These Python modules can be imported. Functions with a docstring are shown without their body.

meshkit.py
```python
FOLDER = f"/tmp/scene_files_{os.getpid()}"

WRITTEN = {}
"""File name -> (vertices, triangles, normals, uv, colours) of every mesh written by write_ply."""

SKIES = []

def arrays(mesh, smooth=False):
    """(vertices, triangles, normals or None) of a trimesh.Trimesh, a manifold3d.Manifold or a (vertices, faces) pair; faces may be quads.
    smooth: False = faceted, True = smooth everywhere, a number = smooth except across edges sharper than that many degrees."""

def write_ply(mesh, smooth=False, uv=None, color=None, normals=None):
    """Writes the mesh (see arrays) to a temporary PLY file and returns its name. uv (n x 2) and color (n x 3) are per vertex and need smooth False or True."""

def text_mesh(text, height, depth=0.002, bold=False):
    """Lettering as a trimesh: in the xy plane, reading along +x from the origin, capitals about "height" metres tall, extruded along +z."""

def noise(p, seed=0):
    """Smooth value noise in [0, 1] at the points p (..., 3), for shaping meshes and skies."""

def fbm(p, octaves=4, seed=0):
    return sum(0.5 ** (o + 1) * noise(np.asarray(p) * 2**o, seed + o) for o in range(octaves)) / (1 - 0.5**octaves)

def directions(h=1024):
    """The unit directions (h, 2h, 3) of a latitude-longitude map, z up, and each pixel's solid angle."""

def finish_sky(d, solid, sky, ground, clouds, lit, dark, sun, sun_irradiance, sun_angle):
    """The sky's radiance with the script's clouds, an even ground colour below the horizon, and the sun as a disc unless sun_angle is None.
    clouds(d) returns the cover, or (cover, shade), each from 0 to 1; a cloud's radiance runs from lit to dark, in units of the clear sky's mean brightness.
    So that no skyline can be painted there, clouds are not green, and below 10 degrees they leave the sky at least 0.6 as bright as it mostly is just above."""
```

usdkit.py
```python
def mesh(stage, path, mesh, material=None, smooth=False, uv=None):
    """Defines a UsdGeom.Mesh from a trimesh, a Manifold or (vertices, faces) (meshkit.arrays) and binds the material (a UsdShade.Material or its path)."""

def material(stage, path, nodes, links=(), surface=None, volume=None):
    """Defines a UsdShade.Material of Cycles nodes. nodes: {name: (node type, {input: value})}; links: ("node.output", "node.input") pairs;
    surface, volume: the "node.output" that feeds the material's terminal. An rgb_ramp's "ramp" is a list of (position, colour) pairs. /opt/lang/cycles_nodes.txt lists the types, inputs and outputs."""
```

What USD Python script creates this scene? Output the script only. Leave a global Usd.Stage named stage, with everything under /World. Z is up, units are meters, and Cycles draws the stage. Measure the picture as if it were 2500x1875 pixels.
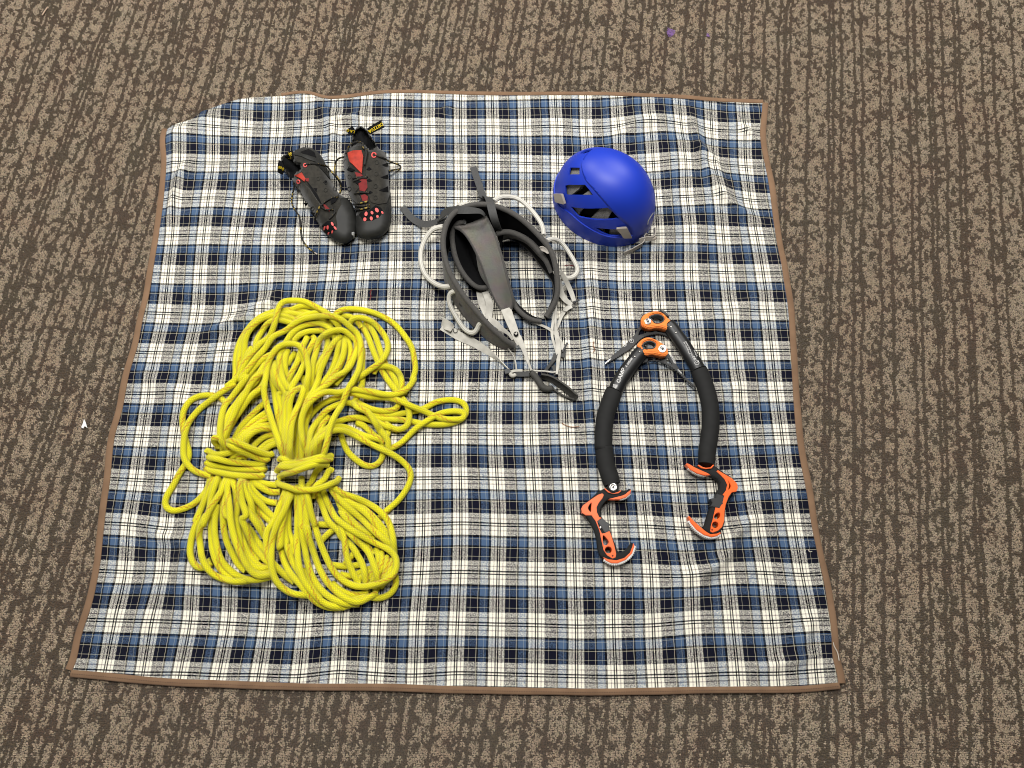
import math, random
import numpy as np, trimesh, manifold3d, shapely
import shapely.geometry as sg
from scipy.interpolate import RBFInterpolator, CubicSpline, PchipInterpolator
from scipy.spatial import cKDTree
from scipy.ndimage import gaussian_filter, gaussian_filter1d
from pxr import Usd, UsdGeom, UsdLux, UsdShade, Gf, Sdf, Vt
import usdkit, meshkit

rng = np.random.default_rng(7)
random.seed(7)
stage = Usd.Stage.CreateInMemory()
UsdGeom.SetStageUpAxis(stage, 'Z')
UsdGeom.SetStageMetersPerUnit(stage, 1.0)
UsdGeom.Xform.Define(stage, '/World')
UsdGeom.Scope.Define(stage, '/World/Looks')

# ------------------------------------------------------------------ camera (a phone held at chest height, tipped forward)
F_PX, TILT, EYE = 1830.0, math.radians(17.0), np.array([0.0, 0.0, 1.5])
cam = UsdGeom.Camera.Define(stage, '/World/camera')
cam.CreateHorizontalApertureAttr(36.0)
cam.CreateVerticalApertureAttr(27.0)
cam.CreateFocalLengthAttr(36.0 * F_PX / 2500)
cam.CreateClippingRangeAttr(Gf.Vec2f(0.05, 50))
cam.AddTranslateOp().Set(Gf.Vec3d(*EYE))
cam.AddRotateXOp().Set(math.degrees(TILT))
cam.CreateExposureAttr(0.0)

# ------------------------------------------------------------------ light: fluorescent ceiling fittings
def ceiling_lamp(name, x, y, w, h, power, color=(1.0, 0.98, 0.955), z=2.75):
    l = UsdLux.RectLight.Define(stage, '/World/' + name)
    l.CreateWidthAttr(w); l.CreateHeightAttr(h); l.CreateIntensityAttr(power); l.CreateColorAttr(Gf.Vec3f(*color))
    l.AddTranslateOp().Set(Gf.Vec3d(x, y, z))
LAMP = 32.0
ceiling_lamp('ceiling_lamp', -0.15, 0.85, 1.2, 0.6, LAMP)
ceiling_lamp('ceiling_lamp_001', 1.35, 2.5, 1.2, 0.6, LAMP * 1.1)
ceiling_lamp('ceiling_lamp_002', -1.65, 2.5, 1.2, 0.6, LAMP * 1.1)
ceiling_lamp('ceiling_lamp_003', -1.9, -1.3, 1.2, 0.6, LAMP * .35)

# ------------------------------------------------------------------ from the photograph's pixels (2500 x 1875) to points in the room
_fw = np.array([0, math.sin(TILT), -math.cos(TILT)]); _up = np.array([0, math.cos(TILT), math.sin(TILT)]); _rt = np.array([1.0, 0, 0])
def rays(p):
    p = np.atleast_2d(np.asarray(p, float))
    d = _fw + ((p[:, :1] - 1250) / F_PX) * _rt + ((937.5 - p[:, 1:2]) / F_PX) * _up
    return d
def at(p, z=0.0):
    d = rays(p)
    t = (np.broadcast_to(np.asarray(z, float), (len(d),)) - EYE[2]) / d[:, 2]
    return EYE + d * t[:, None]
def to_px(P):
    q = np.atleast_2d(P) - EYE
    w = q @ _fw
    return np.stack([1250 + F_PX * (q @ _rt) / w, 937.5 - F_PX * (q @ _up) / w], 1)
class Tile:                                     # points read off an enlarged piece of the photograph
    def __init__(s, x, y, k): s.o, s.k = np.array([x, y], float), k
    def __call__(s, pts): return s.o + np.asarray(pts, float).reshape(-1, 2) / s.k

# ------------------------------------------------------------------ prims
_used = {}
def free(parent, name):
    k = (str(parent), name); n = _used.get(k, 0); _used[k] = n + 1
    return f'{parent}/{name}' + (f'_{n:03d}' if n else '')
def tag(prim, label=None, cat=None, group=None, kind=None):
    for k, v in (('label', label), ('category', cat), ('group', group), ('kind', kind)):
        if v: prim.SetCustomDataByKey(k, v)
    return prim
def thing(name, label, cat, origin=(0, 0, 0), group=None):
    p = free('/World', name)
    x = UsdGeom.Xform.Define(stage, p)
    x.AddTranslateOp().Set(Gf.Vec3d(*map(float, origin)))
    tag(x.GetPrim(), label, cat, group)
    _origin[p] = np.asarray(origin, float)
    return p
_origin = {}
def vf(mesh):
    if hasattr(mesh, 'to_mesh'):
        m = mesh.to_mesh(); return np.array(m.vert_properties[:, :3], float), np.array(m.tri_verts)
    if isinstance(mesh, tuple):
        v, f = np.asarray(mesh[0], float), np.asarray(mesh[1])
        if f.shape[1] == 4: f = np.vstack([f[:, :3], f[:, [0, 2, 3]]])
        return v, f
    return np.array(mesh.vertices), np.array(mesh.faces)
def put(parent, name, mesh, mat, smooth=35, uv=None, label=None):
    """One mesh, given in room coordinates, as a part of parent (or at top level)."""
    v, f = vf(mesh)
    top = '/' + '/'.join(parent.strip('/').split('/')[:2])
    v = v - _origin.get(top, 0)
    p = free(parent, name)
    m = usdkit.mesh(stage, p, (v, f), mat, smooth, uv)
    if label: tag(m.GetPrim(), label)
    return p
def join(*ms):
    vs, fs, n = [], [], 0
    for m in ms:
        v, f = vf(m); vs.append(v); fs.append(f + n); n += len(v)
    return np.vstack(vs), np.vstack(fs)

# ------------------------------------------------------------------ materials
_mats = {}
def look(name, nodes, links, surface='p.BSDF'):
    m = usdkit.material(stage, '/World/Looks/' + name, nodes, links, surface=surface)
    return m
def plain(name, col, rough=0.6, metal=0.0, noise=0.12, scale=60.0, bump=0.0, bscale=400.0, bdist=0.0006, sheen=0.0, spec=0.5, coat=0.0):
    c = np.array(col)
    nodes = {'tc': ('texture_coordinate', {}), 'n': ('noise_texture', {'scale': scale, 'detail': 4.0, 'roughness': 0.6}),
             'r': ('rgb_ramp', {'ramp': [(0.25, tuple(c * (1 - noise))), (0.75, tuple(np.minimum(c * (1 + noise), 1)))]}),
             'p': ('principled_bsdf', {'roughness': rough, 'metallic': metal, 'sheen_weight': sheen, 'specular_ior_level': spec, 'coat_weight': coat, 'coat_roughness': 0.25})}
    links = [('tc.object', 'n.vector'), ('n.fac', 'r.fac'), ('r.color', 'p.base_color')]
    if bump:
        nodes['bn'] = ('noise_texture', {'scale': bscale, 'detail': 2.0}); nodes['b'] = ('bump', {'strength': bump, 'distance': bdist})
        links += [('tc.object', 'bn.vector'), ('bn.fac', 'b.height'), ('b.normal', 'p.normal')]
    return look(name, nodes, links)

# ------------------------------------------------------------------ small geometry kit
def spline(pts, step=None, n=None, closed=False):
    """Smooth curve through points (any dimension), resampled evenly."""
    p = np.asarray(pts, float)
    if closed: p = np.vstack([p, p[:1]])
    d = np.linalg.norm(np.diff(p, axis=0), axis=1); keep = np.r_[True, d > 1e-9]; p = p[keep]
    t = np.r_[0, np.cumsum(np.linalg.norm(np.diff(p, axis=0), axis=1) ** 0.7)]
    if len(p) == 2: cs = lambda s: p[0] + (p[1] - p[0]) * (np.asarray(s) / t[-1])[:, None]
    else: cs = CubicSpline(t, p, bc_type='periodic' if closed else 'natural')
    q = cs(np.linspace(0, t[-1], max(200, 30 * len(p))))
    L = np.r_[0, np.cumsum(np.linalg.norm(np.diff(q, axis=0), axis=1))]
    m = n or max(3, int(round(L[-1] / step)) + 1)
    s = np.linspace(0, L[-1], m)
    r = np.stack([np.interp(s, L, q[:, k]) for k in range(p.shape[1])], 1)
    return r[:-1] if closed else r
def frames(c, closed=False):
    t = np.gradient(c, axis=0)
    if closed: t = np.roll(c, -1, 0) - np.roll(c, 1, 0)
    t /= np.linalg.norm(t, axis=1, keepdims=True) + 1e-12
    n = np.zeros_like(t); ref = np.array([0, 0, 1.0]); ref = ref if abs(t[0] @ ref) < .95 else np.array([1.0, 0, 0])
    n0 = ref - t[0] * (ref @ t[0]); n[0] = n0 / np.linalg.norm(n0)
    for i in range(1, len(c)):
        v = n[i - 1] - t[i] * (n[i - 1] @ t[i]); n[i] = v / (np.linalg.norm(v) + 1e-12)
    return t, n, np.cross(t, n)
def grid_faces(a, b, wrap=False, wrap_a=False):
    i = np.arange(a if wrap_a else a - 1); j = np.arange(b if wrap else b - 1)
    I, J = np.meshgrid(i, j, indexing='ij'); I2, J2 = (I + 1) % a, (J + 1) % b
    q = np.stack([I * b + J, I2 * b + J, I2 * b + J2, I * b + J2], -1).reshape(-1, 4)
    return np.vstack([q[:, :3], q[:, [0, 2, 3]]])
def tube(c, r, sides=10, cap=True, uv=False, aspect=1.0, closed=False):
    """A round (or flattened) tube along the curve c; r may vary along it."""
    c = np.asarray(c, float); t, n, b = frames(c, closed)
    if closed and False: pass
    r = np.broadcast_to(np.asarray(r, float), (len(c),))
    k = sides + (1 if uv else 0)
    a = np.arange(k) * 2 * np.pi / sides
    v = c[:, None] + r[:, None, None] * (np.cos(a)[None, :, None] * n[:, None] * aspect + np.sin(a)[None, :, None] * b[:, None])
    f = grid_faces(len(c), k, not uv, closed)
    V = v.reshape(-1, 3)
    L = np.r_[0, np.cumsum(np.linalg.norm(np.diff(c, axis=0), axis=1))]
    UV = np.stack(np.broadcast_arrays(L[:, None], np.arange(k)[None] / sides), -1).reshape(-1, 2)
    if cap and not closed:
        m = len(V)
        V = np.vstack([V, c[:1] - t[:1] * r[0] * .5, c[-1:] + t[-1:] * r[-1] * .5]); UV = np.vstack([UV, UV[:1], UV[-1:]])
        j = np.arange(k - (1 if uv else 0)); j2 = (j + 1) % k
        e = (len(c) - 1) * k
        f = np.vstack([f, np.stack([j2, j, np.full_like(j, m)], 1), np.stack([e + j, e + j2, np.full_like(j, m + 1)], 1)])
    return (V, f[:, ::-1], UV) if uv else (V, f[:, ::-1])
def sheet(grid, thick, uv=None):
    """A grid (a, b, 3) of points thickened to a closed slab."""
    g = np.asarray(grid, float); a, b = g.shape[:2]
    du, dv = np.gradient(g, axis=0), np.gradient(g, axis=1)
    nn = np.cross(du, dv); nn /= np.linalg.norm(nn, axis=2, keepdims=True) + 1e-12
    V = np.vstack([(g + nn * thick / 2).reshape(-1, 3), (g - nn * thick / 2).reshape(-1, 3)])
    f = grid_faces(a, b); m = a * b
    F = [f, f[:, ::-1] + m]
    def edge(ix):
        ix = np.asarray(ix); p, q = ix[:-1], ix[1:]
        F.append(np.stack([p, p + m, q + m], 1)); F.append(np.stack([p, q + m, q], 1))
    idx = np.arange(m).reshape(a, b)
    edge(idx[0]); edge(idx[:, -1]); edge(idx[-1, ::-1]); edge(idx[::-1, 0])
    return V, np.vstack(F)
def ribbon(c, w, side, thick=0.0018, k=5):
    """Webbing: centre line c, width w (may vary), side = direction across it (one or per point)."""
    c = np.asarray(c, float); side = np.broadcast_to(np.asarray(side, float), c.shape).copy()
    t = np.gradient(c, axis=0); t /= np.linalg.norm(t, axis=1, keepdims=True) + 1e-12
    side -= t * np.sum(side * t, 1, keepdims=True); side /= np.linalg.norm(side, axis=1, keepdims=True) + 1e-12
    w = np.broadcast_to(np.asarray(w, float), (len(c),))
    u = np.linspace(-.5, .5, k)
    return sheet(c[:, None] + side[:, None] * (w[:, None] * u)[..., None], thick)
def between(A, B, n=None, k=6, bulge=0.0, thick=0.003, step=0.006):
    """A band of cloth spanned between two edge curves, bulging out of its plane."""
    A, B = spline(A, n=n or 40), spline(B, n=n or 40)
    u = np.linspace(0, 1, k)
    g = A[:, None] * (1 - u)[None, :, None] + B[:, None] * u[None, :, None]
    if bulge:
        du, dv = np.gradient(g, axis=0), np.gradient(g, axis=1)
        nn = np.cross(du, dv); nn /= np.linalg.norm(nn, axis=2, keepdims=True) + 1e-12
        g = g + nn * (bulge * np.sin(np.pi * u))[None, :, None]
    return sheet(g, thick)
def slab(poly, z0, z1, bevel=0.0015, seg=3):
    """A flat outline (shapely polygon in the plane) as a plate with rounded edges."""
    polys = [poly] if poly.geom_type == 'Polygon' else list(poly.geoms)
    out = []
    for p in polys:
        if p.area < 1e-8: continue
        out.append(trimesh.creation.extrude_polygon(p.buffer(0), z1 - z0, engine='earcut'))
        out[-1].apply_translation([0, 0, z0])
    return trimesh.util.concatenate(out)
def rounded(poly, z0, z1, bevel=0.002, seg=3, edge=0.002):
    """Plate with rounded upper and lower edges: stacked insets joined by manifold hulls are costly, so the rim is offset ring by ring."""
    cs = manifold3d.CrossSection([np.array(r.coords)[:-1] for r in [poly.exterior, *poly.interiors]], manifold3d.FillRule.EvenOdd)
    parts = []
    for k in range(seg + 1):
        a = k / seg * math.pi / 2
        ins, top = bevel * (1 - math.cos(a)), bevel * (1 - math.sin(a))
        c = cs.offset(-ins, manifold3d.JoinType.Round, 2.0, 24) if ins > 1e-6 else cs
        parts.append(c.extrude(z1 - z0 - 2 * top).translate((0, 0, z0 + top)))
    m = parts[0]
    for q in parts[1:]: m = m + q
    return m
def poly(p, z): return sg.Polygon(at(p, z)[:, :2]).buffer(0)
# ------------------------------------------------------------------ the carpet
Z_CLOTH = 0.006                                 # upper face of the blanket; the carpet's tufts end at z = 0
CARPET_TURN = math.radians(7.6)
A1 = Tile(300, 220, 3.456); B1 = Tile(900, 220, 3.456); C1 = Tile(1420, 220, 3.456); D1 = Tile(200, 680, 3.456)
E1 = Tile(840, 680, 3.456); F1 = Tile(1400, 680, 1.983); G1 = Tile(160, 1210, 1.983); H1 = Tile(800, 1210, 1.983); I1 = Tile(1430, 1210, 1.983)
EDGE = {  # where the plaid ends, read off the photograph
 'left': [(408,315.7),(403.5,330),(402.6,353.7),(405.3,381),(404.4,417),(400.8,462),(397,497),(393.5,526.7),(385.4,581.7),(376.7,633.8),(368.5,685),(360.6,729),(347.6,778.4),(336,839),(321.5,888),(308.5,940),(295.5,1007),(279.6,1062),(269.4,1154),(260.9,1220),(250.8,1305),(243.2,1376),(228,1455),(215,1499),(196,1558),(186,1607),(175,1637)],
 'bottom': [(175,1637),(232,1641.7),(300,1648),(409,1658),(515,1662),(614,1666),(795,1671),(951,1671),(1052,1675),(1203,1679),(1435,1683),(1581,1681),(1783,1678),(1881,1678),(1962,1676),(2048,1668)],
 'right': [(1863,251),(1859.8,286.6),(1857,327),(1859.8,356),(1868.5,399.4),(1878.6,451.5),(1885.9,509),(1893,561.4),(1900,602),(1909,645),(1915,685),(1924.5,745.6),(1929.5,821),(1934.5,907),(1939.6,992.7),(1947,1073),(1957,1134),(1972,1210),(1982,1275.6),(1997.3,1351),(2015,1432),(2023,1482),(2029,1520),(2032.4,1567),(2035,1607),(2042,1634),(2048,1668)],
 'top': [(408,315.7),(434,301),(470,290),(488,275),(507,267.5),(533.7,258),(560.8,248.8),(588,241.6),(633,237),(687,233.5),(714.5,229),(742,227.5),(765,231),(792,239),(821,240),(850,238),(905,230.5),(987,225.8),(1073,228),(1189,231),(1334,231),(1430,231),(1564,234.5),(1674,240.5),(1738,246),(1863,251)]}
W = {k: at(v, Z_CLOTH)[:, :2] for k, v in EDGE.items()}
outline = sg.Polygon(np.vstack([W['top'], W['right'][1:], W['bottom'][::-1][1:], W['left'][::-1][1:-1]])).buffer(0)

def carpet():
    corners = at([(-60, -60), (2560, -60), (2560, 1935), (-60, 1935)], 0.0)[:, :2]
    x0, y0 = corners.min(0) - .05; x1, y1 = corners.max(0) + .05
    s = 0.0030
    X, Y = np.meshgrid(np.arange(x0, x1, s), np.arange(y0, y1, s))
    P = np.stack([X.ravel(), Y.ravel()], 1) + rng.uniform(-.36, .36, (X.size, 2)) * s
    view = sg.Polygon(corners).buffer(.05); hidden = outline.buffer(-.02)
    P = P[shapely.contains_xy(view, P[:, 0], P[:, 1]) & ~shapely.contains_xy(hidden, P[:, 0], P[:, 1])]
    ca, sa = math.cos(CARPET_TURN), math.sin(CARPET_TURN)
    a, b = P[:, 0] * ca - P[:, 1] * sa, P[:, 0] * sa + P[:, 1] * ca       # across / along the stripes
    nz = lambda u, v, seed: meshkit.noise(np.stack([u, v, np.full_like(u, 3.7)], 1), seed)
    wob = (nz(a * 9, b * 7, 1) - .5) * .010 + (nz(a * 30, b * 30, 2) - .5) * .006
    lines, x = [], -2.5
    r2 = np.random.default_rng(11)
    while x < 2.5:
        x += r2.choice([.011, .017, .024, .033, .041, .049], p=[.15, .15, .17, .2, .2, .13]) * r2.uniform(.9, 1.1); lines.append(x)
    lines = np.array(lines); aw = a + wob
    i = np.clip(np.searchsorted(lines, aw), 1, len(lines) - 1)
    dist = np.minimum(np.abs(aw - lines[i - 1]), np.abs(lines[i] - aw))
    blot = .62 * nz(a * 135, b * 100, 3) + .38 * nz(a * 270, b * 240, 4)
    v = blot - .455 - .55 * np.exp(-(dist / .0028) ** 2) + .035 * (nz(a * 14, b * 5, 5) - .5)
    v = v + rng.normal(0, .035, len(P))
    light = np.clip(v / .045 + .5, 0, 1)
    hue = nz(a * 22, b * 22, 6)[:, None]; 
    cl = np.array([.385, .305, .215]) * (1 + (hue - .5) * np.array([.02, .10, .16])); cd = np.array([.105, .074, .047]) * (1 + (hue - .5) * np.array([-.05, .18, .1]))
    col = cd + (cl - cd) * light[:, None]
    col = col * rng.uniform(.78, 1.22, (len(P), 1)) * (1 + rng.normal(0, .02, (len(P), 3)))
    n = len(P); ang = rng.uniform(0, 2 * np.pi, n); rad = s * rng.uniform(.78, .98, n); top = rng.uniform(-.0012, .0002, n)
    V = np.empty((n, 4, 3)); lean = rng.normal(0, .0004, (n, 2))
    for k in range(3):
        V[:, k, 0] = P[:, 0] + rad * np.cos(ang + k * 2.0944); V[:, k, 1] = P[:, 1] + rad * np.sin(ang + k * 2.0944); V[:, k, 2] = top - .0030
    V[:, 3, :2] = P + lean; V[:, 3, 2] = top
    base = np.arange(n)[:, None] * 4
    Fc = np.concatenate([base + np.array([[0, 1, 3]]), base + np.array([[1, 2, 3]]), base + np.array([[2, 0, 3]])])
    mat = look('carpet_yarn', {'c': ('attribute', {'attribute': 'yarn'}), 'p': ('principled_bsdf', {'roughness': .9, 'specular_ior_level': .15, 'sheen_weight': .15, 'sheen_roughness': .5})}, [('c.color', 'p.base_color')])
    root = UsdGeom.Xform.Define(stage, '/World/carpet'); tag(root.GetPrim(), 'mottled brown and taupe striped floor carpet under the plaid blanket', 'carpet', None, 'structure')
    Vn = V.reshape(-1, 3).copy()
    m = usdkit.mesh(stage, '/World/carpet/pile', (Vn, Fc), mat, False)
    UsdGeom.PrimvarsAPI(m).CreatePrimvar('yarn', Sdf.ValueTypeNames.Color3fArray, 'vertex').Set(Vt.Vec3fArray.FromNumpy(np.repeat(col, 4, 0).astype(np.float32)))
    tag(m.GetPrim(), None, None, None, 'stuff')
    bk = plain('carpet_backing', (.06, .048, .036), .95, scale=200)
    q = 3.0
    usdkit.mesh(stage, '/World/carpet/backing', (np.array([[-q, -q, -.0034], [q, -q, -.0034], [q, q, -.0034], [-q, q, -.0034]]), np.array([[0, 1, 2, 3]])), bk)
carpet()

# ------------------------------------------------------------------ the plaid blanket
GRID = []   # (column, row, px, py): centres of the white bands' double dark lines
def g(i, j, pts):
    for k, p in enumerate(pts):
        if p: GRID.append((i + k, j, *p))
g(0, 1, [(443.8,309),(524.8,314),(602,316),(677.6,316),(752,312),(822,308),(893,306),(969.4,306.8),(1047.6,309.7),(1124,311),(1203.8,310),(1281,310),(1360,308),(1431,312.5),(1510,306.8),(1588,298),(1663,302.5),(1737.4,317),(1818.7,320)])
g(0, 2, [(441.8,402.3),(522.8,402),(598,398),(670,396.5),None,None,None,(968.9,396.5),(1049,395),(1125.7,396.5),(1205,398),(1283.4,399.4),(1361.5,400.8),None,None,(1595,396.5),(1674.6,390.7),(1741,400.8),(1822,406.6)])
g(0, 3, [(430,487.7),(509.8,484.8),(590.8,487.6),(669,487.6),None,None,None,(968,483),(1049,483),(1125.7,484.7),None,None,None,None,None,(1601,483),(1677.5,480),(1757,477.5),(1832,487.7)])
g(0, 4, [(421.5,576),(498,574.5),(577.8,576),(656,576.5),(738,577),(821,578),None,(966.5,570),None,None,None,None,None,None,None,(1606.6,571.6),(1686,571.6),(1765.8,574.5),(1848,574.5)])
g(0, 5, [(410,669),(489.5,670),(569,670),(651.6,668.5),(735.5,667),(815,664),(887.4,661),(965,659.8),(1049,659.8),None,None,(1284.8,658),(1367,659.8),(1442.5,660),(1524,664),(1605,664),(1687.7,664),(1774.5,665.6),(1864,665.6)])
g(0, 6, [(399.6,765),(482,767),(561.7,767),(643,758),None,None,(879,758),(961.5,756.7),(1042.5,758)])
g(0, 7, [(379,861),(462,862),(544,858)]); g(7, 7, [(964,855),(1044,856.5),(1129.4,856.5),(1214.7,856.5),(1297,855)])
g(0, 8, [(363.5,960.7),(447,961),(528,963.6)]); g(8, 8, [(1042.5,956),(1125,956),(1210,956),(1295.7,956)])
g(0, 9, [(347.6,1065),(428.6,1066),(514,1066)]); g(8, 9, [(1036.8,1059),(1122,1059),(1209,1060.5),(1297,1061),(1385.4,1059)])
g(0, 10, [(332,1172),(418,1175)])
g(0, 11, [(315,1280.6),(407,1290.7)]); g(8, 11, [(1034.5,1281.6),(1125,1278),(1218.6,1281.6),(1309,1283),(1400,1284.6),(1488,1285.6),(1578.8,1285.6),(1667,1290.7),(1760,1290),(1848.6,1283),(1939,1280.6)])
g(0, 12, [(306,1396.6),(397,1397),(472.6,1399)]); g(8, 12, [(1029.4,1399),(1122.7,1396.6),(1216,1399),(1309,1400.6),(1403.6,1402.6),(1495.6,1404),(1590,1405.7),(1686,1406.7),(1775,1399),(1868.7,1399),(1959.5,1404)])
g(0, 13, [(281,1515),(371.8,1516.6),(465,1520),(558,1522.7),(650,1526.7),(742,1527.7),(832.8,1522.7),(926,1522.7),(1019.4,1521.6),(1116.7,1522.7),(1213.5,1525),(1310,1526.7),(1407.6,1530),(1498,1528.7),(1594,1526.7),(1692,1518.6),(1788,1517.6),(1884,1518.6),(1979.7,1512.6)])
g(0, 14, [(256,1639.6),(349,1644.7),(440,1644.7),(534,1648.7),(631.5,1648.7),(730,1651),(825,1641),(918.5,1646),(1014,1649.7),(1111.6,1643.7),(1211,1646),(1309,1648.7),(1407.6,1651),(1503,1652.8),(1601.5,1651),(1702,1648.7),(1800.6,1644.7),(1898,1644.7),(1992,1638.6)])
GRID = np.array(GRID, float)
FOLDS = [  # raised ridges of the cloth: pixels, height, half width (m)
 ([(470,395),(440,440),(425,490),(395,560)], .010, .012), ([(790,260),(835,290),(900,270)], .008, .012), ([(770,250),(815,330),(800,400)], .006, .012),
 ([(1680,270),(1700,330),(1715,390),(1760,470),(1790,500),(1850,540)], .010, .013), ([(1660,345),(1735,385),(1760,440),(1780,470)], .008, .012), ([(1800,300),(1840,330),(1858,340)], .007, .01),
 ([(1440,640),(1445,760),(1440,880),(1445,1000),(1440,1120)], .008, .016), ([(340,1275),(400,1310),(450,1330),(440,1420),(450,1470)], .008, .014),
 ([(1800,1300),(1770,1360),(1720,1400),(1700,1470)], .009, .013), ([(1850,1260),(1810,1290),(1760,1330)], .008, .014), ([(1650,1440),(1690,1400),(1760,1390)], .006, .015),
 ([(1500,1420),(1570,1500),(1600,1560)], .005, .02), ([(640,760),(560,790),(500,820)], .008, .012), ([(690,700),(650,740),(610,750)], .006, .01), ([(860,1640),(900,1655),(960,1665)], .006, .01), ([(1840,1640),(1900,1620),(2000,1600)], .006, .012),
 ([(1050,290),(1090,270),(1110,240)], .006, .012), ([(300,900),(380,930),(470,990)], .004, .02), ([(1480,360),(1560,300),(1640,290)], .006, .016), ([(1880,700),(1800,760),(1700,800)], .004, .02), ([(1850,900),(1780,960),(1700,1000)], .004, .02),
 ([(250,1400),(270,1480),(240,1560)], .005, .018), ([(360,1440),(350,1530),(320,1600)], .005, .014), ([(1990,1500),(1960,1560),(1950,1620)], .006, .014)]
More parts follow.
